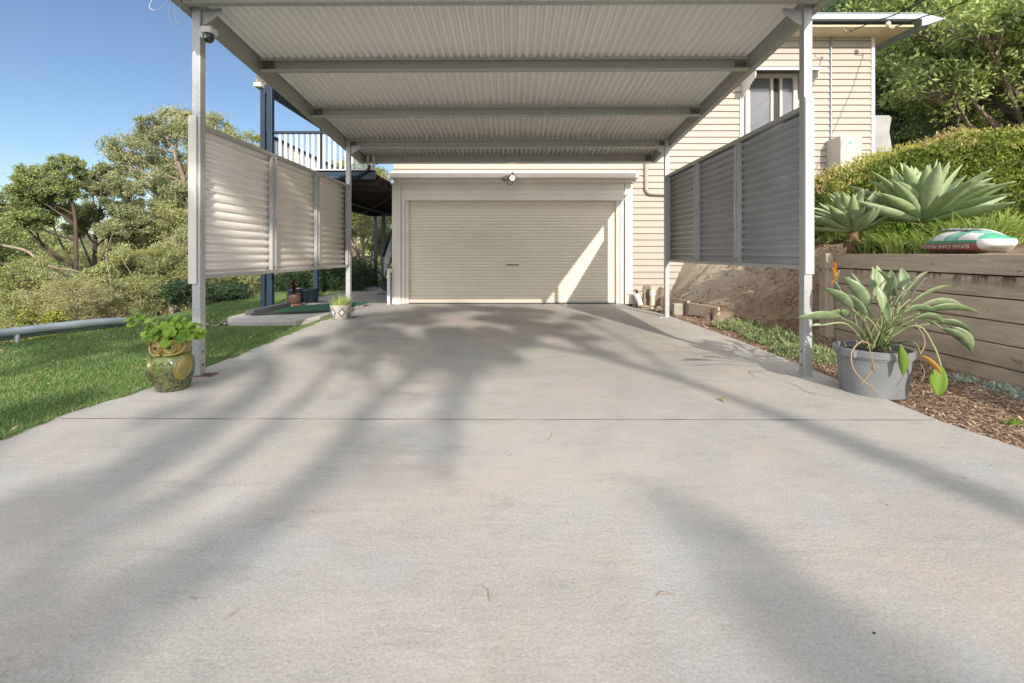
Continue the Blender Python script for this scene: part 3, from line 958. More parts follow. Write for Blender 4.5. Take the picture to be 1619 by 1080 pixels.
# eaves, gutter, roof
mb = MB()
mb.box(2.0, 8.02, WY - .50, WY + .03, 5.955, 5.97)
mb.add([(8.02, WY - .5, 5.955), (8.52, WY - .5, 5.955), (8.40, WY + .35, 5.955), (8.02, WY + .35, 5.955), (8.02, WY - .5, 5.97), (8.52, WY - .5, 5.97), (8.4, WY + .35, 5.97), (8.02, WY + .35, 5.97)],
       [(0, 1, 2, 3), (4, 5, 6, 7), (0, 1, 5, 4), (1, 2, 6, 5), (2, 3, 7, 6), (3, 0, 4, 7)])
mb.box(8.05, 8.40, WY + .35, 19.0, 5.955, 5.97)
mb.box(2.0, 8.50, WY - .53, WY - .50, 5.945, 5.985)
mb.build('soffit', MAT['soffit'], house)
mb = MB().box(2.0, 8.45, WY - .53, WY - .50, 5.987, 6.03)
mb.build('eave_gap_shade', MAT['dark'], house)  # dark strip standing in for the shaded gap below the gutter
mb = MB()
mb.box(2.0, 8.56, WY - .66, WY - .645, 6.045, 6.15)
mb.box(2.0, 8.56, WY - .645, WY - .50, 6.045, 6.055)
mb.box(2.0, 8.56, WY - .675, WY - .645, 6.15, 6.165)
mb.extrude([(8.56, 6.165), (8.56, 5.90), (8.70, 5.93), (9.04, 6.055)], 'y', WY - .66, WY - .63, True, True)
mb.build('gutter', MAT['gutter'], house)
mb = MB()
mb.add([(2.0, WY - .62, 6.16), (9.0, WY - .62, 6.08), (9.0, 19.4, 6.5), (2.0, 19.4, 7.6),
        (2.0, WY - .62, 6.13), (9.0, WY - .62, 6.05), (9.0, 19.4, 6.47), (2.0, 19.4, 7.57)],
       [(0, 1, 2, 3), (7, 6, 5, 4), (0, 1, 5, 4), (1, 2, 6, 5), (2, 3, 7, 6), (3, 0, 4, 7)])
mb.add([(-2.9, 9.9, 6.16), (2.0, 9.9, 6.16), (2.0, 19.4, 7.6), (-2.9, 19.4, 7.6), (-2.9, 9.9, 6.13), (2.0, 9.9, 6.13), (2.0, 19.4, 7.57), (-2.9, 19.4, 7.57)],
       [(0, 1, 2, 3), (7, 6, 5, 4), (0, 1, 5, 4), (1, 2, 6, 5), (2, 3, 7, 6), (3, 0, 4, 7)])
mb.build('roof', MAT['gutter'], house)

# upstairs window with hood
win = MB()
x0, x1, z0, z1 = 5.24, 6.2, 3.2, 5.02
wy = WY - .09
for a, b in ((x0 - .09, x0), (x1, x1 + .09)):
    win.box(a, b, wy - .03, WY, z0, z1)
win.box(x0 - .09, x1 + .09, wy - .032, WY, z1, z1 + .09)
win.box(x0 - .09, x1 + .09, wy - .06, WY, z0 - .07, z0)
for xm in (x0 + .46, x0 + .66):
    win.box(xm, xm + .055, wy - .025, WY, z0, z1)
w_o = win.build('window', MAT['cream_trim'], house, bevel=.004)
w_o['label'] = 'upstairs window with three narrow panes'
mb = MB().box(x0, x0 + .46, wy + .01, wy + .02, z0, z1).box(x0 + .715, x1, wy + .01, wy + .02, z0, z1)
mb.build('pane', MAT['glass'], w_o)
mb = MB().box(x0 + .515, x0 + .66, wy + .02, wy + .03, z0, z1)
mb.build('fly_screen', MAT['dark'], w_o)
mb = MB()
zz = z0
while zz < z1 - .14:
    mb.bar((x0 + .515, wy + .014, zz), (x0 + .66, wy + .014, zz + .14), .004, .004)
    mb.bar((x0 + .66, wy + .014, zz), (x0 + .515, wy + .014, zz + .14), .004, .004)
    zz += .07
mb.build('lattice', MAT['bark_pale'], w_o)
MB().box(5.05, 5.13, WY - .05, WY, 2.6, 4.62).build('window_trim', MAT['trim'], w_o, bevel=.003)
aw = MB()
aw.add([(5.10, WY, 5.26), (6.45, WY, 5.26), (6.45, WY - .62, 5.04), (5.10, WY - .62, 5.04), (5.10, WY, 5.24), (6.45, WY, 5.24), (6.45, WY - .62, 5.02), (5.10, WY - .62, 5.02)],
       [(0, 1, 2, 3), (7, 6, 5, 4), (0, 1, 5, 4), (1, 2, 6, 5), (2, 3, 7, 6), (3, 0, 4, 7)])
aw.box(5.09, 6.46, WY - .635, WY - .62, 4.985, 5.05)
a_o = aw.build('window_hood', MAT['gutter'], house)
for xx_ in (5.11, 6.43):
    mb = MB()
    for i in range(8):
        yb = WY - .60 + i * .078
        zt = 5.03 + .22 * i * .078 / .62
        zb = 4.86 - .30 * (i / 7) ** 1.3
        mb.extrude([(yb, zt), (yb + .066, zt + .02), (yb + .066, zb + .02), (yb + .033, zb - .03), (yb, zb + .02)], 'x', xx_ - .008, xx_ + .008, True, True)
    mb.bar((xx_, WY - .58, 4.9), (xx_, WY - .02, 4.62), .018, .03)
    mb.build('hood_slats', MAT['cream_trim'], a_o)


# ---- things fixed on or standing by the house
hp = thing('meter_box', 'cream metal box with a small teal round badge on the weatherboard wall above the hedge', 'meter box', (7.2, 9.9, 2.8))
MB().box(6.98, 7.44, 9.72, WY - .03, 2.55, 3.64).build('cabinet', MAT['cabinet'], hp, bevel=.01)
bd = MB(); bd.lathe([(0.036, 0), (0.036, .003)], 20, (0, 0, 0))
bdo = bd.build('badge', simple('teal_badge', (0.05, 0.5, 0.45), (0.05, 0.5, 0.45)), None)
bdo.rotation_euler = (R(90), 0, 0); bdo.location = (7.19, 9.718, 3.50); bpy.context.view_layer.update(); bdo.data.transform(bdo.matrix_basis); bdo.matrix_basis = Matrix(); put(bdo, hp)
mb = MB()
for i in range(3):
    mb.box(7.172 + .013 * i, 7.180 + .013 * i, 9.712, 9.7145, 3.492 + .004 * (i % 2), 3.512)
mb.build('badge_mark', MAT['white_plastic'], bdo)
fgm = simple('faint_grey', (0.64, 0.6, 0.53), (.62, .58, .5))
MB().box(7.05, 7.14, 9.716, 9.7195, 3.49, 3.535).build('faint_panel', fgm, hp)
MB().box(7.27, 7.33, 9.716, 9.7195, 3.49, 3.53).build('faint_panel', fgm, hp)

gb = MB()
pf = [(9.0, 1.2), (9.0, 4.62), (9.5, 4.62), (9.56, 4.55), (9.52, 4.35), (9.50, 4.2), (9.55, 3.9), (9.58, 3.4), (9.6, 1.2)]
gb.extrude(pf, 'y', 11.5, 12.4, True, True)
tag(gb.build('grey_enclosure', simple('weathered_grey', (0.42, 0.42, 0.41), (0.30, 0.30, 0.30), 2.5, 0.85, bstr=0.3, bscale=9), bevel=.02), 'weathered grey upright box standing past the right corner of the weatherboard wall', 'enclosure')

# flood light
fl = thing('flood_light', 'twin sensor flood light with one lamp glowing on the hood over the garage door', 'light', (-0.1, WY - .25, 2.85))
fy = WY - .25
MB().box(-.19, -.03, fy - .035, fy - .002, 2.775, 2.835).box(-.045, -.0, fy - .06, fy - .005, 2.83, 2.90).build('bracket', MAT['bark_pale'], fl, bevel=.008)
m_ = MB()
m_.lathe([(0.0, .06), (.022, .055), (.03, .03), (.052, .0), (.05, -.02), (.044, -.022)], 20)
def turned(mb_, loc, rx, rz, name, mat, parent, smooth=True):
    o = mb_.build(name, mat, None, smooth=smooth)
    M = Matrix.Translation(loc) @ Euler((rx, 0, rz)).to_matrix().to_4x4()
    o.data.transform(M)
    put(o, parent)
    return o
turned(m_, (-.205, fy - .075, 2.745), R(-80), R(-20), 'lamp_head', MAT['bolt'], fl)
m3 = MB().ell((0, 0, -.01), (.040, .040, .018), 16)
turned(m3, (-.205, fy - .09, 2.742), R(-80), R(-20), 'lamp_lens', MAT['glass'], fl)
m2 = MB(); m2.lathe([(0.0, .06), (.022, .055), (.03, .03), (.050, .0), (.048, -.02), (.044, -.022)], 20)
turned(m2, (-.03, fy - .08, 2.762), R(-84), R(8), 'lamp_head', MAT['bark_dark'], fl)
em, nt_, bs_ = new_mat('lit_lamp')
bs_.inputs['Base Color'].default_value = (1, .8, .5, 1)
bs_.inputs['Emission Color'].default_value = (1.0, 0.72, 0.38, 1)
bs_.inputs['Emission Strength'].default_value = 14
m4 = MB().ell((0, 0, -.014), (.045, .045, .026), 16)
turned(m4, (-.03, fy - .092, 2.760), R(-84), R(8), 'lit_lamp', em, fl)
MB().ell((-.115, fy - .06, 2.75), (.03, .03, .026), 12).build('sensor', MAT['bark_dark'], fl, smooth=True)
ring = [(-.075 + .06 * math.cos(t), fy - .05, 2.69 + .075 * math.sin(t)) for t in np.linspace(2.3, 7.1, 20)]
MB().tube(ring, .006, 6).build('cord_loop', MAT['dark'], fl, smooth=True)

# garden tap on pipe at the left corner
gt = thing('garden_tap', 'white pipe with a brass tap at the left corner of the garage', 'tap', (-2.745, 10.08, 0))
MB().box(-2.79, -2.73, 10.04, 10.10, 0.0, .80).build('stand_pipe', MAT['white_plastic'], gt, bevel=.008)
mb = MB().tube([(-2.76, 10.03, .83), (-2.76, 9.96, .83), (-2.76, 9.95, .79)], .012, 8).tube([(-2.76, 10.0, .83), (-2.76, 10.0, .88)], .008, 8)
mb.bar((-2.80, 10.0, .89), (-2.70, 10.0, .89), .012, .012)
mb.tube([(-2.76, 10.07, .80), (-2.76, 10.07, .86)], .016, 8)
mb.build('tap', MAT['bolt'], gt)
hz = thing('garden_hose', 'coiled pale blue hose hanging beside the tap pipe', 'hose', (-2.80, 10.3, 0))
pts = []
for i in range(120):
    t = i / 119 * 2 * math.pi * 5
    pts.append((-2.80 - .02 * math.sin(t * .37), 10.35 + .12 * math.cos(t), .32 + .26 * math.sin(t)))
MB().tube(pts, .009, 6).build('coil', simple('pale_blue_hose', (0.25, 0.42, 0.55)), hz, smooth=True)

# power cables from the eaves
for k, (p0, g) in enumerate((((7.07, 9.56, 5.80), 'left'), ((8.0, 9.56, 5.88), 'right'))):
    root = thing('power_cable', 'thin dark cable hooked under the roof edge, the %s of the two' % ('one nearer the carport' if k == 0 else 'one nearer the trees'), 'cable', p0, 'overhead cables at the roof edge')
    x, y, z = p0
    pts = [(x, y, z), (x + .04, y - .6, z - .10), (x + .1, 8, z - .24), (x + .3, 4, z - .38), (x + .5, -2, z - .2), (x + 1, -14, z + 1.5)]
    MB().tube(wirepts(pts, 8), .011, 5).build('wire', MAT['dark'], root)
    mb = MB().tube(wirepts([(x - .16, y + .01, z + .10), (x - .13, y - .02, z - .0), (x - .06, y - .02, z - .03), (x, y, z)]), .010, 6)
    mb.ell((x + (.0 if k == 0 else -.16), y - .03, z + (.0 if k == 0 else .05)), (.03, .03, .035) if k == 0 else (.05, .05, .06), 10)
    mb.build('hook', MAT['bolt'] if k == 0 else MAT['pvc'], root)

# ============================================================ DECK
dk = thing('raised_deck', 'raised timber deck with navy posts and white balusters left of the garage', 'deck', (-4.9, 9.1, 0))
for (x, y, w, zt) in ((-4.79, 8.98, .10, 4.62), (-4.97, 9.05, .085, 4.40), (-5.07, 11.7, .10, 2.45), (-4.87, 16.1, .10, 2.45), (-4.22, 14.8, .11, 2.45)):
    pth = 'post'
    MB().box(x - w / 2, x + w / 2, y - w / 2, y + w / 2, -.03 if x < -4.6 and y < 12 else -.0, zt).build(pth, MAT['navy'], dk, bevel=.004)
MB().box(-4.94, -4.84, 11.6, 11.7, 2.8, 4.35).build('post', MAT['navy'], dk, bevel=.004)
fr = MB()
fr.box(-5.0, -2.74, 9.02, 9.07, 2.60, 2.78)
fr.box(-5.04, -5.0, 9.02, 16.4, 2.42, 2.74)
fr.box(-5.0, -2.74, 16.2, 16.25, 2.45, 2.75)
fr.box(-4.26, -4.18, 9.08, 16.2, 2.42, 2.52)
fr.build('deck_frame', MAT['navy'], dk, bevel=.003)
mb = MB()
y = 9.35
while y < 16.1:
    mb.box(-4.99, -2.74, y, y + .045, 2.53, 2.69)
    y += .45
mb.bar((-4.95, 14.9, 2.41), (-2.78, 10.6, 2.49), .02, .05)
mb.build('joists', MAT['underdeck'], dk)
mb = MB()
y = 9.1
while y < 16.2:
    mb.box(-5.02, -2.74, y, y + .088, 2.692, 2.715)
    y += .093
mb.build('deck_boards', MAT['underdeck'], dk)
def rail_front():
    mb = MB()
    x = -4.66
    while x < -2.76:
        mb.box(x, x + .05, 9.035, 9.055, 2.80, 3.505)
        x += .109
    mb.box(-4.74, -2.74, 9.02, 9.07, 2.745, 2.80)
    return mb
bal = rail_front()
bal.build('front_balusters', MAT['white_paint'], dk, bevel=.002)
mb = MB()
y = 9.15
while y < 16.1:
    mb.box(-4.995, -4.975, y, y + .05, 2.80, 3.505)
    y += .109
mb.box(-5.01, -4.96, 9.1, 16.2, 2.75, 2.80)
mb.build('side_balusters', MAT['white_paint'], dk)
MB().box(-4.76, -2.74, 9.0, 9.085, 3.505, 3.55).build('hand_rail', MAT['navy'], dk, bevel=.003)
MB().box(-5.03, -4.94, 9.1, 16.2, 3.506, 3.551).build('hand_rail', MAT['navy'], dk, bevel=.003)
MB().box(-4.94, -4.84, 9.03, 16.3, 4.30, 4.47).build('roof_beam', MAT['navy'], dk, bevel=.003)
MB().box(-5.10, -4.96, 8.93, 16.4, 4.41, 4.49).build('deck_gutter', MAT['cream_trim'], dk, bevel=.004)
MB().box(-4.83, -4.74, 8.93, 9.03, 4.55, 4.72).build('rafter_end', MAT['cream_trim'], dk, bevel=.003)
# bullnose corrugated roof over the deck
mb = MB()
prof = [(-5.06, 4.49), (-5.05, 4.57), (-5.0, 4.65), (-4.9, 4.71), (-4.75, 4.75), (-4.2, 4.83), (-2.72, 5.05)]
nn = int((16.5 - 8.9) / .0762 * 6)
W_ = len(prof)
vs = []
for i in range(nn + 1):
    yy = 8.9 + (16.5 - 8.9) * i / nn
    w = .0085 * math.sin(2 * math.pi * (yy) / .0762)
    for j, (px_, pz_) in enumerate(prof):
        nrm = Vector((-.9, .45)) if j < 3 else Vector((-.12, 1))
        vs.append((px_ + nrm.x * w, yy, pz_ + nrm.y * w))
mb.add(vs, [(i * W_ + j, i * W_ + j + 1, (i + 1) * W_ + j + 1, (i + 1) * W_ + j) for i in range(nn) for j in range(W_ - 1)])
mb.build('deck_roof', MAT['screen'], dk, smooth=True, fix=False, solid=.0012)
# dark gutter pipe under the front edge of the deck
MB().box(-5.0, -3.05, 8.94, 9.015, 2.585, 2.66).tube([(-3.10, 8.97, 2.63), (-2.86, 8.97, 2.78), (-2.82, 8.97, 2.87)], .028, 10).build('gutter_pipe', MAT['navy'], dk, smooth=True)
# stair flight behind the corner
st = thing('stair_flight', 'short timber stair with navy rail seen between the deck post and the garage corner', 'stair', (-3.5, 14.5, 0))
mb = MB()
for i in range(6):
    mb.box(-4.05 + .0 * i, -3.1, 14.2 - .0 + .25 * i, 14.45 + .25 * i, .25 + .19 * i, .29 + .19 * i)
mb.build('tread', MAT['bark_dark'], st)
mb = MB()
mb.bar((-4.02, 14.1, 1.05), (-4.02, 15.7, 2.35), .05, .07)
mb.bar((-4.02, 14.1, .35), (-4.02, 15.7, 1.5), .04, .05)
mb.build('stair_rail', MAT['navy'], st)
mb = MB()
for i in range(12):
    y = 14.15 + .13 * i
    mb.box(-4.03, -4.01, y, y + .03, .38 + .1 * i * .92, 1.04 + .105 * i)
mb.build('stair_balusters', MAT['white_paint'], st)

# ============================================================ RETAINING WALL AND BED
rw = thing('retaining_wall', 'weathered timber sleeper retaining wall beside the driveway bed on the right', 'retaining wall', (4.25, 6.1, 0))
mb = MB().box(4.13, 4.24, 6.02, 6.16, -.1, 1.135)
mb.build('wall_post', MAT['sleeper_post'], rw, bevel=.008)
zz = 1.135
for i, hgt in enumerate((0.195, 0.20, 0.20, 0.20, 0.20, 0.22)):
    z0 = zz - hgt
    off = [0, .012, .004, .010, .002, .008][i]
    y0 = 6.06
    for (ya, yb) in (((-3.0, y0),) if i % 2 else ((-3.0, 1.2), (1.205, y0))):
        mb = MB()
        n = 14
        pts0 = []
        x0, x1 = 4.245 + off, 4.315
        for k in range(n + 1):
            y = ya + (yb - ya) * k / n
            j = .004 * mnoise.noise(Vector((y * 2, i * 7, 0)))
            j2 = .004 * mnoise.noise(Vector((y * 3, i * 7, 5)))
            pts0 += [(x0 + j, y, z0 + .006 + j2), (x0 + j, y, zz - .006 - j2), (x1, y, zz - .006 - j2), (x1, y, z0 + .006 + j2)]
        fs = []
        for k in range(n):
            b = k * 4
            for c in range(4):
                fs.append((b + c, b + (c + 1) % 4, b + 4 + (c + 1) % 4, b + 4 + c))
        fs += [(0, 1, 2, 3), (n * 4 + 3, n * 4 + 2, n * 4 + 1, n * 4)]
        mb.add(pts0, fs)
        mb.build('sleeper', MAT['sleeper'], rw, bevel=.006)
    zz = z0
MB().box(4.32, 4.35, -3, 6.1, -.2, 1.09).build('backing', MAT['soil'], rw)
MB().box(4.25, 5.0, 6.10, 6.16, -.2, 1.10).build('end_board', MAT['sleeper'], rw, bevel=.006)

# low edging of sleepers by the back post
ed = thing('timber_edging', 'low timber sleeper edging holding back the sandy bank behind the back right post', 'edging', (3.2, 8, 0))
def plank(a, b, z0, z1, t, name, mat, parent):
    a, b = Vector((*a, (z0 + z1) / 2)), Vector((*b, (z0 + z1) / 2))
    return MB().bar(a, b, t, z1 - z0).build(name, mat, parent, bevel=.006)
plank((3.04, 9.25), (3.18, 8.28), .10, .27, .045, 'board', MAT['sleeper'], ed)
plank((3.06, 9.22), (3.17, 8.32), -.02, .097, .045, 'board', MAT['sleeper'], ed)
plank((3.19, 8.25), (3.42, 7.58), .03, .24, .045, 'board', MAT['sleeper'], ed)
MB().box(3.12, 3.15, 8.26, 8.31, -.03, .25).build('stake', MAT['bark_dark'], ed)
MB().box(3.34, 3.37, 7.66, 7.71, -.03, .20).build('stake', MAT['bark_dark'], ed)
mb = MB().box(2.94, 3.20, 8.34, 8.48, 0.0, .21)
tag(mb.build('concrete_block', simple('pale_block', (0.42, 0.38, 0.32), (0.3, 0.27, 0.23), 12, 0.9, bstr=0.4), bevel=.008), 'square pale concrete block behind the foot of the back right carport post', 'block')
def rock(c, r, seed, label, M=None):
    o = MB().ell(c, r, 14, M, .55, seed).build('stone_slab', MAT['stone'], smooth='auto')
    return tag(o, label, 'stone')
MAT['stone'] = simple('sandstone', (0.36, 0.28, 0.20), (0.2, 0.15, 0.11), 9, 0.9, bstr=0.5, bscale=25)
rock((2.80, 9.62, .22), (.09, .05, .26), 3, 'narrow upright brown stone leaning on the wall left of the capped pipe', Euler((0, R(8), 0)).to_matrix())
rock((3.06, 9.4, .20), (.16, .045, .24), 5, 'flat upright brown stone leaning right of the capped pipe', Euler((R(10), R(24), R(-20))).to_matrix())
rock((2.92, 9.1, .02), (.10, .08, .06), 9, 'small round brown stone lying among the mulch by the block')
rock((2.68, 9.3, .03), (.12, .08, .05), 12, 'flat low brown stone between the two pipes')
pp = thing('capped_pipe', 'upright cream plumbing pipe with a wide cap beside the upright stones', 'pipe', (2.88, 9.45, 0))
MB().tube([(2.88, 9.45, -.02), (2.88, 9.45, .26)], .052, 16).build('pipe', MAT['pvc'], pp, smooth='auto')
MB().tube([(2.88, 9.45, .26), (2.88, 9.45, .36)], .064, 16).build('collar', MAT['white_plastic'], pp, smooth='auto')
MB().tube([(2.88, 9.45, .36), (2.88, 9.45, .43)], .042, 16).build('cap', MAT['pvc'], pp, smooth='auto')
bp = MB().tube([(2.63, 9.35, -.02), (2.59, 9.37, .14), (2.55, 9.4, .24), (2.53, 9.42, .28)], .056, 16)
tag(bp.build('bent_pipe', MAT['white_plastic'], smooth='auto'), 'short white pipe leaning out of the bed near the garage pilaster', 'pipe')
mb = MB().tube([(2.68, 9.9, 0), (2.68, 9.9, .34)], .018, 8).ell((2.68, 9.88, .26), (.035, .04, .05), 10).tube([(2.68, 9.9, .33), (2.60, 9.88, .335)], .012, 8)
tag(mb.build('black_tap', MAT['dark'], smooth=True), 'small black irrigation tap against the wall behind the short white pipe', 'tap')

# mulch chips, stones and dry leaves in the bed
def bed_ok(x, y):
    ex = np.interp(y, [0, 2.4, 3.1, 4.5, 6, 7.2, 8.2, 8.8, 9.5, 10.1], [3.04, 3.02, 2.92, 2.95, 2.96, 2.90, 2.85, 2.75, 2.55, 2.48])
    rx = np.interp(y, [0, 6.1, 6.2, 7.6, 9, 10.2], [4.2, 4.2, 4.25, 3.6, 3.3, 3.4])
    return (x > ex) & (x < rx)
n = 60000
cx = rng.uniform(2.45, 4.3, n); cy = rng.uniform(0.8, 10.1, n) ** 1.0
k = bed_ok(cx, cy); cx, cy = cx[k], cy[k]
cz = np.array([ground_h(a, b) for a, b in zip(cx, cy)]) + rng.uniform(.002, .022, len(cx))
n = len(cx)
ang = rng.uniform(0, 2 * np.pi, n); Lc = .004 + .022 * rng.random(n) ** 2; Wc = rng.uniform(.002, .007, n)
tx, ty = rng.normal(0, .35, n), rng.normal(0, .35, n)
V = np.empty((n, 4, 3))
for i, (a, b) in enumerate(((-1, -1), (1, -.7), (1.1, 1), (-.8, .9))):
    dx = a * Lc * np.cos(ang) - b * Wc * np.sin(ang)
    dy = a * Lc * np.sin(ang) + b * Wc * np.cos(ang)
    V[:, i] = np.stack([cx + dx, cy + dy, np.maximum(cz + dx * tx + dy * ty, cz - .01)], 1)
tag(np_mesh('mulch', V.reshape(-1, 3), 4, MAT['chips']), 'brown bark chip mulch scattered over the narrow bed right of the driveway', 'mulch', kind='stuff')
# dry leaf litter in front of the retaining wall
n = 3200
lx = rng.uniform(3.1, 4.2, n); ly = rng.uniform(1.2, 4.3, n)
k = bed_ok(lx, ly); lx, ly = lx[k], ly[k]
C = np.stack([lx, ly, np.array([ground_h(a, b) for a, b in zip(lx, ly)]) + .022], 1)
V = leaf_verts(C, .05, .014); V[:, 2] = V[:, 2] * .35 + .65 * np.repeat(C[:, 2], 4)
tag(np_mesh('leaf_litter', V, 4, MAT['leaf_dry']), 'pale dry leaf litter in front of the retaining wall', 'leaf litter', kind='stuff')
# bark debris on the bank
n = 500
lx = rng.uniform(3.4, 5.4, n); ly = rng.uniform(6.2, 9.8, n)
C = np.stack([lx, ly, np.array([ground_h(a, b) for a, b in zip(lx, ly)]) + .01], 1)
V = leaf_verts(C, .09, .008); V[:, 2] = V[:, 2] * .3 + .7 * np.repeat(C[:, 2], 4)
tag(np_mesh('twig_litter', V, 4, MAT['chips']), 'thin dry twigs scattered on the earth bank', 'twigs', kind='stuff')

# ground cover weeds at the foot of the bank
def tuft(name, label, cat, c, rx, ry, h, n, L, W, mat, group=None, follow=True, kind=None, bias=.9):
    t = rng.random(n) ** .5; a = rng.uniform(0, 2 * np.pi, n)
    x = c[0] + rx * t * np.cos(a); y = c[1] + ry * t * np.sin(a)
    cl = np.array([mnoise.noise(Vector((p * 5, q * 5, 2.0))) for p, q in zip(x, y)])
    gz = np.array([ground_h(p, q) for p, q in zip(x, y)]) if follow else np.full(n, c[2])
    z = gz + rng.random(n) * h * (1 - t * .6) * (.65 + .9 * np.clip(cl + .2, 0, 1))
    o = np_mesh(name, leaf_verts(np.stack([x, y, z], 1), L, W, (0, 0, 1), bias), 4, mat)
    tag(o, label, cat, group)
    if kind: o['kind'] = kind
    return o
tuft('weed_patch', 'bright green leafy weeds nearest the timber edging at the foot of the bank', 'weeds', (3.42, 6.95), .34, .45, .16, 2600, .05, .022, MAT['leaf_weed'])
tuft('weed_patch', 'pale green spreading ground cover between the bank and the driveway edge', 'ground cover', (3.46, 6.0), .38, .62, .15, 4200, .042, .02, MAT['leaf_weed'])
tuft('weed_patch', 'low green weeds beside the front right carport post', 'weeds', (3.32, 5.15), .34, .48, .11, 2600, .045, .015, MAT['leaf_weed'])
tuft('silver_plant', 'low silver leaved plant in the mulch nearest the flower pot', 'plant', (3.98, 4.05), .13, .12, .09, 420, .05, .018, MAT['leaf_silver'])
tuft('silver_plant', 'low silver leaved plant in the middle of the row below the retaining wall', 'plant', (4.02, 3.72), .12, .14, .10, 420, .05, .018, MAT['leaf_silver'])
tuft('silver_plant', 'low silver leaved plant at the right edge of the picture below the retaining wall', 'plant', (4.0, 3.45), .16, .14, .12, 520, .05, .018, MAT['leaf_silver'])
tuft('seedling', 'tiny green seedling alone in the dry mulch near the driveway corner', 'seedling', (3.35, 3.05), .07, .05, .05, 60, .045, .018, MAT['leaf_lime'])

def blade(mb, base, direc, L, W, droop, up=1.0, fold=0.15, n=8, prof=None, tw=0.0, roll=0.0):
    """one strap or sword leaf growing from base; direc = azimuth vector; up = start slope"""
    d = Vector((direc[0], direc[1], 0)).normalized()
    s = Vector((-d.y, d.x, 0))
    p = Vector(base); ang = math.atan(up) if up < 50 else R(89)
    vs = []
    for i in range(n + 1):
        t = i / n
        w = W * (prof(t) if prof else math.sin(math.pi * min(1, .12 + .88 * t)) ** .6)
        a = ang - droop * t ** 1.4
        tang = d * math.cos(a) + Vector((0, 0, 1)) * math.sin(a)
        nrm = s.cross(tang).normalized()
        if nrm.z < 0: nrm = -nrm
        sw = s * math.cos(tw * t + roll) + nrm * math.sin(tw * t + roll)
        vs += [p + sw * w * .5 + nrm * fold * w, p + sw * w * .25 + nrm * fold * w * .35, p, p - sw * w * .25 + nrm * fold * w * .35, p - sw * w * .5 + nrm * fold * w]
        p = p + tang * (L / n)
    fs = [(5 * i + k, 5 * i + k + 1, 5 * i + 6 + k, 5 * i + 5 + k) for i in range(n) for k in range(4)]
    mb.add(vs, fs)

random.seed(23)
for (cx_, cy_, lab_) in ((3.4, 6.9, 'wispy dry stems standing among the bright weeds below the edging'), (3.5, 5.9, 'wispy pale stems standing among the spreading ground cover')):
    mb = MB()
    for i in range(40):
        x, y = cx_ + random.uniform(-.35, .35), cy_ + random.uniform(-.5, .5)
        blade(mb, (x, y, ground_h(x, y)), (random.uniform(-1, 1), random.uniform(-1, 1)), random.uniform(.12, .3), .007, random.uniform(.2, 1.4), random.uniform(1.2, 6), .2, 5)
    tag(mb.build('wispy_stems', MAT['leaf_dry'] if cy_ > 6.5 else MAT['leaf_weed'], smooth=True, fix=False), lab_, 'weeds')
mb = MB()
for i in range(1500):
    x, y = random.uniform(3.35, 5.3), random.uniform(6.2, 10.0)
    r = .006 + .022 * random.random() ** 3
    mb.ell((x, y, ground_h(x, y) + r * .2), (r * random.uniform(.7, 1.4), r, r * .7), 6, None, .9, i * .37)
tag(mb.build('soil_clods', MAT['clod'], smooth=False, fix=False), 'crumbly clods of brown earth strewn over the bank', 'soil', kind='stuff')
mb = MB()
for i in range(34):
    x, y = random.uniform(4.0, 5.1), random.uniform(6.4, 8.6)
    p = [(x, y, ground_h(x, y) + .012)]
    a_ = random.uniform(-.5, .5)
    for k in range(4):
        x += random.uniform(-.14, .05); y += random.uniform(-.1, .1) + a_ * .1
        p.append((x, y, ground_h(x, y) + .012))
    mb.tube(wirepts(p, 4), .0028, 5)
tag(mb.build('fine_roots', MAT['bark_dark'], smooth=True), 'thin dark roots trailing over the earth bank', 'roots', kind='stuff')

# strap plants on top of the wall
def strap_clump(c, r, n, L, label, seed, mat='leaf_strap', W=.026, group='strap leaved plants above the retaining wall'):
    random.seed(seed)
    mb = MB()
    for i in range(n):
        a = random.uniform(0, 2 * math.pi); rr = r * random.random() ** .6
        x, y = c[0] + rr * math.cos(a), c[1] + rr * math.sin(a)
        blade(mb, (x, y, ground_h(x, y)), (math.cos(a + random.uniform(-.6, .6)), math.sin(a + random.uniform(-.6, .6))), L * random.uniform(.6, 1.15), W * random.uniform(.7, 1.3), random.uniform(.6, 2.0), random.uniform(1.0, 5), .2, 6)
    return tag(mb.build('strap_plant', MAT[mat], smooth=True, fix=False), label, 'plant', group)
strap_clump((4.50, 5.75), .15, 90, .34, 'short bright strap leaved plant under the smaller agave', 1)
strap_clump((4.52, 5.36), .16, 150, .36, 'dense strap leaved plant between the two agaves', 2)
strap_clump((4.72, 5.62), .18, 130, .38, 'lime strap leaved plant behind the gap between the two agaves', 8, 'leaf_lime')
strap_clump((4.66, 5.12), .16, 130, .34, 'strap leaved plant directly behind the left end of the mulch bag', 3)
strap_clump((4.95, 5.15), .2, 150, .46, 'long strap leaved plant behind the middle of the mulch bag', 4)
strap_clump((5.15, 4.98), .2, 170, .50, 'long strap leaved plant behind the right end of the mulch bag', 5)
strap_clump((5.15, 5.9), .2, 110, .42, 'strap leaved plant beyond the big agave', 6, 'leaf_lime')
strap_clump((5.55, 5.2), .22, 170, .46, 'strap leaved plant rightmost beside the big agave', 7)

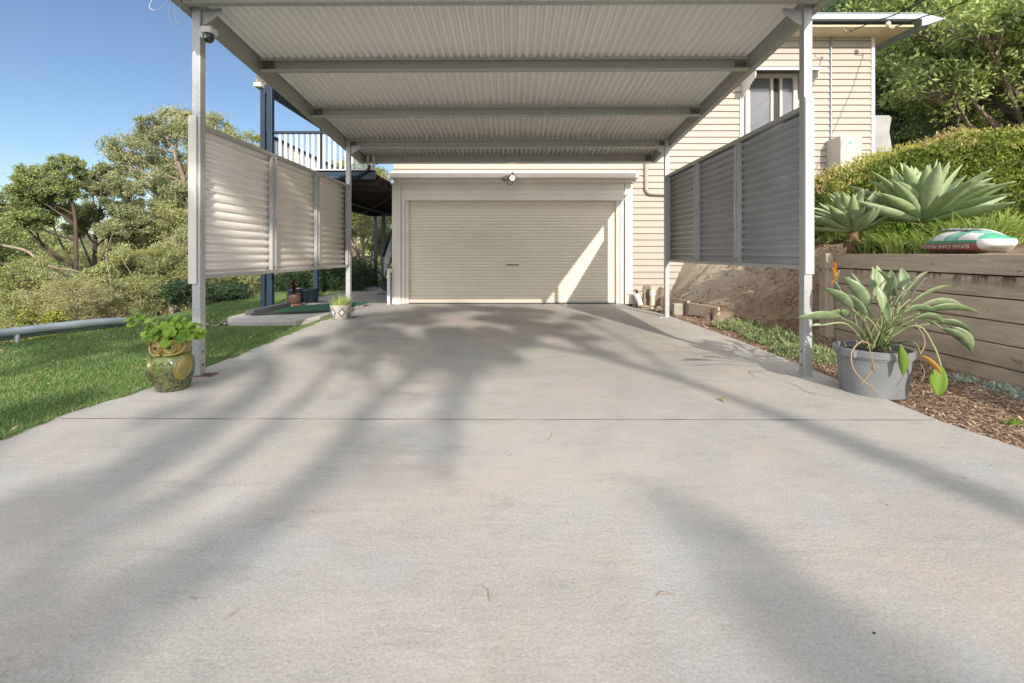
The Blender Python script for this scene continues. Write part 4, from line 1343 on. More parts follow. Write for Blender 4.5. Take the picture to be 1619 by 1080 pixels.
# agaves
def agave(c, L, W, n, label, seed, stem_h, tilt=(0, 0)):
    random.seed(seed)
    root = thing('agave', label, 'agave', (c[0], c[1], ground_h(c[0], c[1])), 'agaves above the retaining wall')
    base = Vector(c)
    for i in range(n):
        t = i / (n - 1)                  # 0 outer, 1 inner
        a = i * 2.39996 + random.uniform(-.3, .3)
        up = math.tan(R(lerp(8, 76, t ** .95) + random.uniform(-11, 11)))
        l = L * lerp(1.0, .72, t) * random.uniform(.9, 1.1)
        w = W * lerp(1.0, .75, t) * random.uniform(.9, 1.1)
        st = base + Vector((math.cos(a), math.sin(a), 0)) * .045 + Vector((0, 0, .10 * t))
        mb = MB()
        pf = lambda s_: max(.015, (0.55 + 1.25 * s_) * (1 - max(0, (s_ - .40) / .60) ** 1.35) if s_ < 1 else .0)
        blade(mb, st, (math.cos(a) + tilt[0], math.sin(a) + tilt[1]), l, w * .92, random.uniform(-.65, .5) if t < .8 else random.uniform(-.1, .1), up, .30, 12, pf, random.uniform(-.5, .5))
        mb.build('leaf', MAT['leaf_agave'], root, smooth=True, fix=False, solid=.007)
    mb = MB().tube([(c[0] + .02, c[1] + .03, ground_h(c[0], c[1]) - .1), (c[0], c[1], c[2] - .08), (c[0], c[1], c[2] + .05)], [.075, .06, .055], 12)
    mb.build('stem', MAT['stem'], root, smooth=True)
    mb = MB()
    for i in range(12):
        a = random.uniform(0, 6.28)
        blade(mb, base + Vector((0, 0, -.04)), (math.cos(a), math.sin(a)), .2, .035, .9, -.8, .2, 6)
    mb.build('dead_leaves', MAT['leaf_dry'], root, smooth=True, fix=False)
agave((4.98, 5.55, 1.50), .86, .20, 50, 'large grey green agave rosette behind the mulch bag', 21, .4)
agave((4.36, 5.85, 1.40), .60, .15, 40, 'smaller grey green agave beside the front right carport post', 8, .3)

# mulch bag on the wall
bag = thing('mulch_bag', 'white and green plastic bag of sugar cane mulch lying on top of the retaining wall', 'bag', (4.50, 4.53, 1.13))
def bag_mat():
    m, nt, bs = new_mat('bag_plastic')
    P = coords(nt)
    sep = node(nt, 'ShaderNodeSeparateXYZ'); nt.links.new(P, sep.inputs[0])
    w = noise_n(nt, P, 3.5, 3)
    z = node(nt, 'ShaderNodeMath', operation='MULTIPLY_ADD'); z.inputs[1].default_value = 0.03
    nt.links.new(w, z.inputs[0]); nt.links.new(sep.outputs['Z'], z.inputs[2])
    base = node(nt, 'ShaderNodeMath', operation='SUBTRACT'); base.inputs[1].default_value = 1.13
    nt.links.new(z.outputs[0], base.inputs[0])
    mr = node(nt, 'ShaderNodeMapRange'); mr.inputs['From Max'].default_value = .25
    nt.links.new(base.outputs[0], mr.inputs['Value'])
    side = ramp(nt, mr.outputs[0], [(0.0, (0.16, 0.14, 0.08)), (.17, (0.2, 0.10, 0.06)), (.20, (0.30, 0.09, 0.07)), (.46, (0.26, 0.09, 0.07)), (.48, (0.05, 0.30, 0.16)), (.57, (0.05, 0.32, 0.18)), (.59, (0.66, 0.66, 0.64)), (1.0, (0.68, 0.68, 0.66))])
    side.node.color_ramp.interpolation = 'CONSTANT'
    # right-hand (near) third and top swirls
    yy = node(nt, 'ShaderNodeMapRange'); yy.inputs['From Min'].default_value = 4.145; yy.inputs['From Max'].default_value = 4.915
    nt.links.new(sep.outputs['Y'], yy.inputs['Value'])
    wv = node(nt, 'ShaderNodeTexWave', wave_type='RINGS', rings_direction='Z'); wv.inputs['Scale'].default_value = 1.25; wv.inputs['Distortion'].default_value = 1.4; wv.inputs['Detail'].default_value = 0
    mp = node(nt, 'ShaderNodeMapping'); mp.inputs['Location'].default_value = (-4.1, -4.15, 0); nt.links.new(P, mp.inputs['Vector']); nt.links.new(mp.outputs[0], wv.inputs['Vector'])
    top = ramp(nt, wv.outputs['Fac'], [(0.0, (0.68, 0.68, 0.66)), (.55, (0.10, 0.42, 0.27)), (.8, (0.25, 0.5, 0.45))])
    top.node.color_ramp.interpolation = 'CONSTANT'
    tmask = ramp(nt, mr.outputs[0], [(.59, 0.0), (.60, 1.0)])
    col = mixc(nt, tmask, side, top)
    nmask = ramp(nt, yy.outputs[0], [(.14, 1.0), (.15, 0.0)])
    near = ramp(nt, mr.outputs[0], [(0.0, (0.66, 0.66, 0.64)), (.62, (0.07, 0.40, 0.24)), (.85, (0.66, 0.66, 0.65))])
    near.node.color_ramp.interpolation = 'CONSTANT'
    col = mixc(nt, nmask, col, near)
    nt.links.new(col, bs.inputs['Base Color'])
    bs.inputs['Roughness'].default_value = 0.35
    bump(nt, bs, noise_n(nt, P, 16, 6, 0.7, 1.0), 0.6, 0.02)
    return m
mb = MB()
def sgnpow(v, p): return math.copysign(abs(v) ** p, v)
N1, N2 = 40, 24
vs = []
for j in range(N2 + 1):
    v = -math.pi / 2 + math.pi * j / N2
    for i in range(N1):
        u = 2 * math.pi * i / N1
        x = .185 * sgnpow(math.cos(v), .7) * sgnpow(math.cos(u), .55)
        y = .385 * sgnpow(math.cos(v), .7) * sgnpow(math.sin(u), .55)
        z = .105 * sgnpow(math.sin(v), .8)
        p = Vector((x, y, z))
        if z > 0: z += .035 * math.cos(y * 3.2 - .35) * (1 - abs(x) / .2)
        z *= 1 - .45 * (abs(y) / .385) ** 5
        if y > .12: z -= (y - .12) * .28 * (1 if z > 0 else .2)
        z += .022 * mnoise.noise(Vector((x * 9, y * 9, 3))) + .008 * mnoise.noise(Vector((x * 30, y * 22, 3)))
        x += .015 * mnoise.noise(Vector((x * 7, y * 6, 8)))
        vs.append((4.50 + x + .05 * (y < 0) * y * 0, 4.53 + y, 1.235 + z))
fs = [(j * N1 + i, j * N1 + (i + 1) % N1, (j + 1) * N1 + (i + 1) % N1, (j + 1) * N1 + i) for j in range(N2) for i in range(N1)]
mb.add(vs, fs)
mb.build('bag_body', bag_mat(), bag, smooth=True, fix=False)
mb = MB()
for i in range(9):
    y = 4.72 - .045 * i
    mb.ell((4.46 + .01 * math.sin(i * 2), y, 1.378 - .003 * abs(i - 2)), (.035, .045, .012), 8, None, .6, i)
mb.build('gathered_seam', simple('crumpled_film', (0.45, 0.45, 0.44), (.3, .3, .3), 30, .4), bag, smooth=True)
def text_mesh(body, size, mat, name, M, parent, extrude=.0006):
    cu = bpy.data.curves.new(name, 'FONT')
    cu.body = body; cu.size = size; cu.extrude = extrude
    cu.align_x = 'CENTER'; cu.align_y = 'CENTER'
    to = link(bpy.data.objects.new(name + '_tmp', cu))
    bpy.context.view_layer.update()
    me = bpy.data.meshes.new_from_object(to.evaluated_get(bpy.context.evaluated_depsgraph_get()))
    bpy.data.objects.remove(to)
    me.transform(M); me.materials.clear(); me.materials.append(mat)
    o = link(bpy.data.objects.new(name, me))
    put(o, parent)
    return o
# side faces -x: text x-axis runs along +y (upside down), text up = -z
tm = Matrix(((0, 0, -1, 4.306), (1, 0, 0, 4.56), (0, -1, 0, 1.205), (0, 0, 0, 1)))
text_mesh('SUGAR CANE MULCH', .052, simple('pale_print', (0.6, 0.55, 0.5), (.55, .5, .45)), 'bag_lettering', tm, bag)

# ============================================================ POTTED PLANTS
# big grey pot with bird of paradise
pc = Vector((2.965, 3.76, 0))
bopp = thing('potted_bird_of_paradise', 'large grey plastic pot with a bird of paradise plant and one orange flower', 'potted plant', pc)
mb = MB()
prof = [(0.0, -.01), (.215, -.01), (.225, .0), (.250, .29), (.260, .295), (.260, .310), (.272, .312), (.275, .362), (.264, .367), (.252, .362), (.248, .30), (.0, .30)]
mb.lathe(prof, 48, pc)
for a in (R(200), R(20)):
    M = Matrix.Rotation(a, 4, 'Z'); M.translation = pc
    mb.box(.262, .305, -.05, .05, .31, .36, M)
mb.build('pot', MAT['pot_grey'], bopp, smooth='auto')
MB().lathe([(0, .325), (.15, .33), (.252, .32)], 32, pc, lambda p, a: Vector((p.x, p.y, p.z + .008 * mnoise.noise(p * 30)))).build('soil', MAT['soil'], bopp)
random.seed(5)
stems = MB()
def paddle(start, end, LL, WW, az, up, droop, mat='leaf_bop', bend=.1, fold=.18, r=.008):
    s, e = Vector(start), Vector(end)
    mid = (s + e) / 2 + Vector((random.uniform(-1, 1), random.uniform(-1, 1), 0)) * bend * .3 + Vector((0, 0, bend * .5))
    stems.tube(wirepts([s, mid, e], 5), [r] * 5 + [r * .75] * 6, 6)
    mb = MB()
    pf = lambda t: max(.03, math.sin(math.pi * min(1, t * .96 + .04)) ** .75 * (1.12 - .35 * t))
    blade(mb, e, (math.cos(az), math.sin(az)), LL * 1.12, WW * 1.15, droop, up, fold, 12, pf, random.uniform(-.3, .3), roll=(-.85 if math.cos(az) > 0 else .85) * min(1, 1.6 / up if up > 0 else 1) * abs(math.cos(az)) ** .5)
    mb.build('leaf', MAT[mat], bopp, smooth=True, fix=False, solid=.0015)
def W(px, py, Y):        # helper: world point seen at a photo pixel at depth Y
    return Vector(((px - 812) * Y / 720, Y, 1.14 + (400 - py) * Y / 720))
c0 = lambda: pc + Vector((random.uniform(-.1, .1), random.uniform(-.08, .08), .35))
# upright central leaves
for (px, py, Y, L1, Wd, az, up, dr) in [
    (1352, 478, 3.70, .20, .085, R(110), 6, .3), (1372, 485, 3.62, .26, .09, R(170), 1.6, .2), (1385, 470, 3.80, .22, .085, R(60), 7, .3),
    (1393, 462, 3.72, .20, .085, R(90), 8, .2), (1408, 468, 3.85, .20, .085, R(45), 7, .2), (1395, 492, 3.55, .18, .08, R(100), 8, .3),
    (1415, 468, 3.70, .22, .08, R(150), 2.4, .3), (1422, 478, 3.65, .30, .075, R(20), 1.1, .5), (1428, 472, 3.78, .30, .075, R(10), 1.2, .4),
    (1438, 482, 3.62, .36, .075, R(5), .55, .3), (1425, 498, 3.55, .24, .07, R(0), .5, .9), (1450, 488, 3.75, .34, .07, R(0), .35, .7),
    (1455, 495, 3.60, .36, .07, R(-10), .3, .7), (1445, 505, 3.50, .26, .07, R(10), .2, .9), (1345, 500, 3.62, .20, .075, R(190), .2, .2),
    (1330, 503, 3.50, .32, .085, R(184), .05, .1), (1365, 470, 3.78, .20, .085, R(120), 3, .3), (1356, 492, 3.9, .18, .08, R(150), 1.5, .3),
    (1404, 508, 3.5, .16, .06, R(60), 2, .3), (1378, 505, 3.55, .16, .06, R(130), 3, .3), (1432, 462, 3.9, .2, .08, R(70), 3, .2), (1368, 500, 3.5, .2, .08, R(140), 1.6, .5), (1400, 480, 3.6, .24, .09, R(30), 2.0, .4), (1412, 486, 3.5, .22, .08, R(20), 1.0, .6), (1384, 462, 3.9, .2, .08, R(95), 9, .1), (1440, 472, 3.9, .3, .075, R(25), .9, .5), (1347, 488, 3.5, .22, .08, R(165), 1.0, .3), (1470, 512, 3.7, .26, .06, R(-20), .2, 1.1)]:
    paddle(c0(), W(px, py, Y), L1, Wd, az, up, dr)
# drooping leaves on long arching stems
def arch(pts, LL, WW, az, up, droop, mat='leaf_bop', r=.006):
    stems.tube(wirepts(pts, 6), r, 6)
    mb = MB()
    pf = lambda t: max(.03, math.sin(math.pi * min(1, t * .96 + .04)) ** .75)
    blade(mb, pts[-1], (math.cos(az), math.sin(az)), LL, WW * 1.25, droop, up, .25, 12, pf, .3, roll=-.7)
    mb.build('leaf', MAT[mat], bopp, smooth=True, fix=False, solid=.0015)
arch([c0(), W(1430, 505, 3.6), W(1470, 508, 3.6), W(1490, 520, 3.6)], .26, .07, R(-10), -.6, .5)
arch([c0(), W(1440, 500, 3.7), W(1480, 500, 3.7), W(1505, 518, 3.7)], .24, .07, R(0), -.8, .4)
arch([c0(), W(1445, 515, 3.5), W(1475, 545, 3.45), W(1488, 580, 3.4)], .22, .085, R(215), -2.5, .2, 'leaf_lime')
arch([c0(), W(1420, 545, 3.45), W(1424, 548, 3.42)], .22, .05, R(20), -6, .1, 'leaf_lime')
arch([c0(), W(1440, 540, 3.45), W(1456, 562, 3.4)], .17, .05, R(-30), -1.1, .0, 'dead_leaf')
arch([c0(), W(1340, 513, 3.4), W(1300, 514, 3.35)], .08, .02, R(180), .0, .3)
stems.build('stem', MAT['leaf_weed'], bopp, smooth=True, fix=False)
mb = MB()
mb.tube(wirepts([W(1375, 545, 3.4), W(1362, 540, 3.36), W(1347, 556, 3.32), W(1348, 580, 3.3), W(1362, 600, 3.3), W(1378, 612, 3.3), W(1386, 624, 3.3)], 6), .005, 6)
mb.tube(wirepts([W(1372, 540, 3.4), W(1378, 565, 3.32), W(1381, 585, 3.3), W(1374, 592, 3.3), W(1361, 610, 3.3)], 6), .004, 6)
mb.ell(W(1381, 582, 3.3), (.012, .01, .03), 8, None, .4, 2)
mb.tube(wirepts([W(1447, 510, 3.5), W(1459, 530, 3.45), W(1462, 545, 3.42), W(1455, 560, 3.4)], 6), .005, 6)
mb.tube(wirepts([W(1456, 575, 3.4), W(1462, 590, 3.38), W(1456, 605, 3.36)], 6), .003, 5)
mb.build('dry_stem', MAT['leaf_dry'], bopp, smooth=True)
# flower
mb = MB().tube(wirepts([pc + Vector((-.1, 0, .36)), W(1350, 495, 3.7), W(1335, 470, 3.65), W(1322, 447, 3.6)], 6), .006, 8)
fs_ = mb.build('flower_stalk', MAT['leaf_bop'], bopp, smooth=True)
mb = MB(); blade(mb, W(1321, 450, 3.6), (1, .2), .13, .025, -.2, 2.2, .5, 8)
mb.build('flower_beak', MAT['leaf_silver'], fs_, smooth=True, fix=False)
for (az, up, L1) in ((R(170), 12, .15), (R(20), 14, .14), (R(185), -1.6, .06), (R(200), 3.0, .11)):
    mb = MB(); blade(mb, W(1321, 442, 3.6), (math.cos(az), math.sin(az)), L1, .022, .0, up, .3, 6)
    mb.build('petal', MAT['petal'], fs_, smooth=True, fix=False)

# owl planter
oc = Vector((-2.86, 3.82, 0))
owl = thing('owl_planter', 'green glazed owl shaped pot with a leafy geranium at the left driveway edge', 'planter', oc)
def glaze(name, cols, spots):
    m, nt, bs = new_mat(name)
    P = coords(nt)
    col = ramp(nt, noise_n(nt, P, 7, 6, 0.7, 1.5), cols)
    sep = node(nt, 'ShaderNodeSeparateXYZ'); nt.links.new(P, sep.inputs[0])
    n2 = noise_n(nt, P, 34, 5, 0.8, 0.8)
    if spots:
        mr = node(nt, 'ShaderNodeMapRange'); mr.inputs['From Min'].default_value = .27; mr.inputs['From Max'].default_value = .15
        nt.links.new(sep.outputs['Z'], mr.inputs['Value'])
        mm = node(nt, 'ShaderNodeMath', operation='MULTIPLY'); nt.links.new(mr.outputs[0], mm.inputs[0])
        nt.links.new(ramp(nt, n2, [(.46, 1.0), (.56, .25)]), mm.inputs[1])
        col = mixc(nt, mm.outputs[0], col, (0.035, 0.035, 0.02))
        col = mixc(nt, ramp(nt, n2, [(.62, 0.0), (.7, .7)]), col, (0.42, 0.34, 0.26))
    nt.links.new(col, bs.inputs['Base Color'])
    bs.inputs['Roughness'].default_value = 0.25
    bs.inputs['Coat Weight'].default_value = 0.7
    bump(nt, bs, noise_n(nt, P, 25, 4, 0.6, 1.0), 0.5, 0.012)
    return m
g_body = glaze('owl_body_glaze', [(.3, (0.04, 0.09, 0.02)), (.5, (0.13, 0.17, 0.035)), (.7, (0.26, 0.19, 0.07))], True)
g_gold = glaze('owl_gold_glaze', [(.3, (0.13, 0.14, 0.03)), (.5, (0.28, 0.22, 0.05)), (.7, (0.36, 0.22, 0.09))], False)
g_dark = simple('owl_pupil', (0.03, 0.015, 0.01), None, 5, .2, coat=.6)
FACE = Vector((.10, -1, 0)).normalized()
def ofn(p, a):      # squash front to back
    return Vector((p.x, p.y * .9, p.z))
mb = MB().lathe([(0, 0), (.115, 0), (.125, .015), (.140, .06), (.160, .14), (.165, .20), (.155, .26), (.128, .295), (.118, .305)], 40, oc, ofn)
mb.build('body', g_body, owl, smooth=True)
mb = MB().lathe([(.118, .300), (.13, .315), (.138, .36), (.142, .40), (.138, .425), (.124, .428), (.118, .40), (.0, .39)], 40, oc, ofn)
hd = mb.build('head', g_gold, owl, smooth=True)
MB().lathe([(0, .395), (.12, .398)], 24, oc, ofn).build('soil', MAT['soil'], owl)
for s in (-1, 1):
    M = Matrix.Rotation(.10 + s * .40, 4, 'Z')
    mb = MB()
    n_ = 22
    cpos = oc + M @ Vector((0, -.126, .368))
    for rr, tt in ((.040, .011), (.024, .008)):
        pts = [cpos + M @ Vector((rr * math.cos(2 * math.pi * k / n_), -.006 if rr < .03 else 0, rr * math.sin(2 * math.pi * k / n_))) for k in range(n_ + 1)]
        mb.tube(pts, tt, 8, cap=False)
    mb.ell(cpos, (.036, .014, .036), 14)
    e_ = mb.build('eye', g_gold, owl, smooth=True)
    MB().ell(cpos + M @ Vector((0, -.018, 0)), (.013, .009, .013), 12).build('pupil', g_dark, e_, smooth=True)
    # brow sweeping up to an ear tuft
    pts = [oc + Matrix.Rotation(.10 + s * a_, 3, 'Z') @ Vector((0, -r_, z_)) for a_, r_, z_ in ((.04, .142, .372), (.25, .140, .415), (.6, .142, .425), (.95, .150, .415), (1.1, .152, .37), (.9, .145, .325), (.5, .142, .312), (.1, .138, .312))]
    MB().tube(wirepts(pts, 5), .010, 8).build('brow', g_gold, owl, smooth=True)
    # wings
    M2 = (Matrix.Rotation(.10 + s * .98, 4, 'Z') @ Matrix.Rotation(s * R(10), 4, 'Y'))
    cw = oc + Matrix.Rotation(.10 + s * .98, 3, 'Z') @ Vector((0, -.148, .20))
    mb = MB().ell(cw, (.062, .030, .098), 18, M2.to_3x3())
    pts = [cw + M2.to_3x3() @ Vector((.060 * math.cos(t), -.012, .095 * math.sin(t))) for t in np.linspace(0, 2 * math.pi, 25)]
    mb.tube(pts, .007, 6, cap=False)
    for k in range(5):
        pts = [cw + M2.to_3x3() @ Vector((.03 * math.cos(t), -.030 + .002 * k, -.075 + .028 * k + .02 * math.sin(t))) for t in np.linspace(0, math.pi, 9)]
        mb.tube(pts, .003, 5)
    mb.build('wing', g_gold if s > 0 else g_body, owl, smooth=True)
MB().extrude([(0, .36), (.016, .375), (-.016, .375)], 'y', -.16, -.12, True, True)
mb = MB(); mb.add([oc + Vector(v) for v in ((-.016, -.128, .372), (.028, -.128, .370), (.008, -.160, .350), (.008, -.130, .325))], [(0, 1, 2), (1, 3, 2), (3, 0, 2), (0, 3, 1)])
mb.build('beak', g_gold, owl)
mb = MB()
for i in range(3):
    for j in range(4):
        a = .10 + (j - 1.5 + .5 * (i % 2)) * .36
        cpos = oc + Matrix.Rotation(a, 3, 'Z') @ Vector((0, -.148 + .004 * i, .255 - .045 * i))
        R3 = Matrix.Rotation(a, 3, 'Z')
        mb.tube([cpos + R3 @ Vector((.024 * math.cos(t), -.0, .03 * math.sin(t))) for t in np.linspace(math.pi, 2 * math.pi, 9)], .004, 5)
mb.build('feather_relief', g_body, owl, smooth=True)

def round_leaf(mb, c, nrm, r, seed):
    nrm = Vector(nrm).normalized()
    u = nrm.orthogonal().normalized(); w = nrm.cross(u)
    n_ = 16
    ph = random.uniform(0, 6.28)
    vs = [Vector(c) - nrm * r * .12]
    for k in range(n_):
        a = ph + 2 * math.pi * k / n_
        notch = .35 if k == 0 else 1.0
        rr = r * notch * (1 + .07 * math.sin(5 * a + seed))
        vs.append(Vector(c) + u * rr * math.cos(a) + w * rr * math.sin(a) + nrm * r * .10 * math.sin(3 * a + seed))
    mb.add(vs, [(0, 1 + k, 1 + (k + 1) % n_) for k in range(n_)])
random.seed(9)
lv, sm = MB(), MB()
top = oc + Vector((0, 0, .41))
pts_l = []
for i in range(115):
    a = random.uniform(0, 6.28); rr = random.random() ** .6
    x = rr * math.cos(a) * .235 + .01
    y = rr * math.sin(a) * .19
    z = .03 + random.random() * (.17 - .10 * rr)
    pts_l.append(top + Vector((x, y, z)))
for i in range(26):    # trailing branch to the left
    t = random.random()
    pts_l.append(top + Vector((-.12 - .22 * t, random.uniform(-.07, .07), .12 + .09 * t + random.uniform(-.07, .05))))
for i, p in enumerate(pts_l):
    d = (p - top)
    if random.random() < .5:
        sm.tube(wirepts([top + Vector((random.uniform(-.05, .05), random.uniform(-.05, .05), -.01)), top + d * .5 + Vector((0, 0, .03)), p], 3), .0022, 5)
    round_leaf(lv, p, d.normalized() * .5 + Vector((random.uniform(-.5, .5), -.6 + random.uniform(-.5, .3), .7)), random.uniform(.020, .038), i)
round_leaf(lv, top + Vector((.07, -.17, .015)), (0, -1, .3), .045, 3)
round_leaf(lv, top + Vector((.155, -.12, .035)), (.3, -1, .2), .040, 4)
sm.tube(wirepts([top, top + Vector((-.12, -.02, .12)), top + Vector((-.36, 0, .2))], 5), .005, 6)
lv.build('geranium_leaves', MAT['leaf_lime'], owl, smooth=False, fix=False)
sm.build('geranium_stems', MAT['leaf_weed'], owl, smooth=True)
mb = MB(); blade(mb, top + Vector((-.05, -.12, .03)), (-.3, -1), .11, .03, 1.6, 1.0, .2, 8)
mb.build('hanging_leaf', MAT['leaf_strap'], owl, smooth=True, fix=False)

# aloe pot by the back left post
ac = Vector((-2.99, 7.86, 0))
al = thing('potted_aloe', 'spiky green aloe in a pale pot with diamond pattern by the back left carport post', 'potted plant', ac)
pm, nt, bs = new_mat('pale_pot')
P = coords(nt)
nt.links.new(ramp(nt, noise_n(nt, P, 20, 4), [(.3, (.42, .38, .33)), (.7, (.54, .50, .44))]), bs.inputs['Base Color'])
bs.inputs['Roughness'].default_value = .7
MB().lathe([(0, 0), (.10, 0), (.115, .01), (.150, .13), (.170, .235), (.172, .25), (.160, .25), (.155, .22), (0, .22)], 32, ac).build('pot', pm, al, smooth='auto')
gm = simple('grey_glaze', (.20, .20, .20), (.15, .15, .15))
mb = MB(); mb2 = MB()
def on_pot(a, z, e=.003):
    r = np.interp(z, [0, .01, .13, .235], [.10, .115, .150, .170]) + e
    return ac + Vector((r * math.cos(a), r * math.sin(a), z))
for a0 in np.arange(0, 2 * math.pi, math.pi / 3):
    for mbx, s in ((mb, 1.0), (mb2, .55)):
        q = [(a0 - .46 * s, .125), (a0, .125 - .09 * s), (a0 + .46 * s, .125), (a0, .125 + .09 * s)]
        e = .003 if s == 1 else .005
        N_ = 6
        vs = []
        for i in range(N_ + 1):
            for j in range(N_ + 1):
                u, v = i / N_, j / N_
                aa = q[0][0] + (q[1][0] - q[0][0]) * u + (q[3][0] - q[0][0]) * v
                zz_ = q[0][1] + (q[1][1] - q[0][1]) * u + (q[3][1] - q[0][1]) * v
                vs.append(on_pot(aa, zz_, e))
        mbx.add(vs, [(i * (N_ + 1) + j, i * (N_ + 1) + j + 1, (i + 1) * (N_ + 1) + j + 1, (i + 1) * (N_ + 1) + j) for i in range(N_) for j in range(N_)])
mb.build('diamond_band', gm, al); mb2.build('diamond_centre', MAT['white_paint'], al)
mb = MB()
random.seed(4)
for i in range(110):
    a = random.uniform(0, 6.28); r = random.random() ** .5 * .13
    blade(mb, ac + Vector((r * math.cos(a), r * math.sin(a), .21)), (math.cos(a), math.sin(a)), random.uniform(.12, .26), .022, random.uniform(-.4, .5), random.uniform(.6, 4), .4, 5, lambda t: 1.02 - t)
mb.build('aloe_leaves', MAT['leaf_strap'], al, smooth=True, fix=False)

# pots beyond the mat
def pot(name, c, prof, mat, label, cat='pot'):
    o = thing(name, label, cat, c)
    MB().lathe(prof, 28, c).build('pot', mat, o, smooth='auto')
    return o
pA = simple('blue_glaze_pot', (.035, .06, .085), (.02, .04, .06), 8, .35, coat=.4)
pf = [(0, 0), (.15, 0), (.165, .02), (.19, .26), (.21, .27), (.21, .32), (.19, .32), (.18, .25), (0, .24)]
for k, (x, lab) in enumerate(((-5.02, 'dark blue round pot, the left one behind the brown bowl'), (-4.70, 'dark blue round pot, the right one behind the brown bowl'))):
    o = pot('blue_pot', (x, 10.55, 0), pf, pA, lab)
    o['group'] = 'blue pots behind the mat'
    MB().lathe([(0, .27), (.185, .265)], 20, (x, 10.55, 0)).build('soil', MAT['soil'], o)
br = pot('potted_bromeliad', (-4.82, 10.0, 0), [(0, .03), (.10, .03), (.12, .05), (.15, .16), (.14, .22), (.155, .245), (.14, .25), (.13, .21), (0, .21)], simple('brown_bowl', (.12, .06, .045), (.07, .04, .035), 9, .35, coat=.5), 'brown bowl pot with a dark red plant on a saucer', 'potted plant')
MB().lathe([(0, 0), (.17, 0), (.19, .03), (.17, .03), (0, .02)], 24, (-4.82, 10.0, 0)).build('saucer', simple('terracotta', (.30, .14, .09), (.22, .1, .07)), br, smooth='auto')
mb = MB()
for i in range(50):
    a = random.uniform(0, 6.28)
    blade(mb, Vector((-4.82, 10.0, .22 + .25 * random.random())), (math.cos(a), math.sin(a)), random.uniform(.08, .16), .04, random.uniform(.3, 1.4), random.uniform(.5, 3), .2, 5)
mb.tube([(-4.82, 10, .2), (-4.82, 10, .5)], .012, 6)
mb.build('red_leaves', MAT['leaf_red'], br, smooth=True, fix=False)

# mat and its border
mt = thing('green_mat', 'green artificial turf mat with a rolled black edge on the low slab', 'mat', (-4.0, 8.4, .055))
mb = MB()
slab([(-4.42, 7.95), (-3.36, 8.36), (-3.32, 8.6), (-3.1, 9.95), (-3.4, 9.9), (-4.45, 9.2)], .0585, .070, mb)
mb.build('turf', simple('artificial_turf', (.035, .15, .075), (.025, .11, .055), 60, .9, bstr=.8, bscale=300), mt)
MB().tube(wirepts([(-4.52, 7.86, .085), (-4.1, 7.98, .085), (-3.7, 8.12, .085), (-3.36, 8.28, .085)], 5), .022, 8).build('rolled_edge', MAT['dark'], mt, smooth=True)
tb = MB().bar((-4.58, 7.9, .10), (-4.55, 9.15, .10), .16, .09)
tag(tb.build('timber_beam', simple('dark_beam', (.10, .10, .11), (.06, .06, .065), 6, .8, stretch=(1, .1, 1)), bevel=.01), 'flat dark grey timber beam along the left side of the green mat', 'beam')
mb = MB()
for i in range(80):
    x, y = random.uniform(-4.95, -4.55), random.uniform(7.0, 9.2)
    mb.ell((x, y, .01), (random.uniform(.01, .03),) * 2 + (.012,), 6, None, .4, i)
tag(mb.build('gravel', simple('pale_gravel', (.40, .38, .35), (.25, .23, .21)), smooth=True), 'pale gravel around the foot of the navy deck posts', 'gravel', kind='stuff')
dm = MB().box(-3.75, -3.05, 12.4, 13.0, 0.0, .012)
tag(dm.build('door_mat', simple('mauve_mat', (.26, .16, .16), (.2, .13, .13)), bevel=.003), 'faded red door mat on the path beside the garage', 'mat')
wb = MB().box(-3.95, -3.25, 13.6, 13.72, .30, .36).tube([(-3.8, 13.6, .18), (-3.8, 13.72, .18)], .18, 16).box(-3.5, -3.3, 13.55, 13.75, .05, .30)
tag(wb.build('hose_trolley', MAT['dark'], bevel=.004), 'dark low wheeled trolley at the foot of the inner deck post', 'trolley')

# silver pipe rail at the lawn edge
pr = thing('pipe_rail', 'low grey metal pipe rail along the far edge of the lawn', 'rail', (-6.4, 6, 0))
pts = [(-7.4, 2.6, .06), (-6.75, 4.6, .10), (-6.45, 5.7, .125), (-6.15, 6.6, .12), (-6.05, 7.15, .07)]
MB().tube(wirepts(pts, 6), .058, 12).build('pipe', MAT['gutter'], pr, smooth=True)
MB().tube(wirepts([(p[0] - .05, p[1] + .02, p[2] - .07) for p in pts], 6), .035, 10).build('pipe', MAT['gutter'], pr, smooth=True)
for (x, y) in ((-7.0, 3.8), (-6.38, 5.85)):
    MB().tube([(x, y, -.25), (x, y, .10)], .028, 8).build('post', MAT['gutter'], pr, smooth=True)

random.seed(17)
mb = MB()
for i in range(46):
    x, y = 3.05 + random.random() * .42, 4.75 + random.random() * .6
    blade(mb, (x, y, .0), (random.uniform(-1, 1), random.uniform(-1, 1)), random.uniform(.08, .2), .012, random.uniform(.3, 1.4), random.uniform(1, 5), .2, 5)
tag(mb.build('grass_tuft', MAT['leaf_weed'], smooth=True, fix=False), 'tuft of upright pale grass between the front right post and the grey pot', 'weeds')

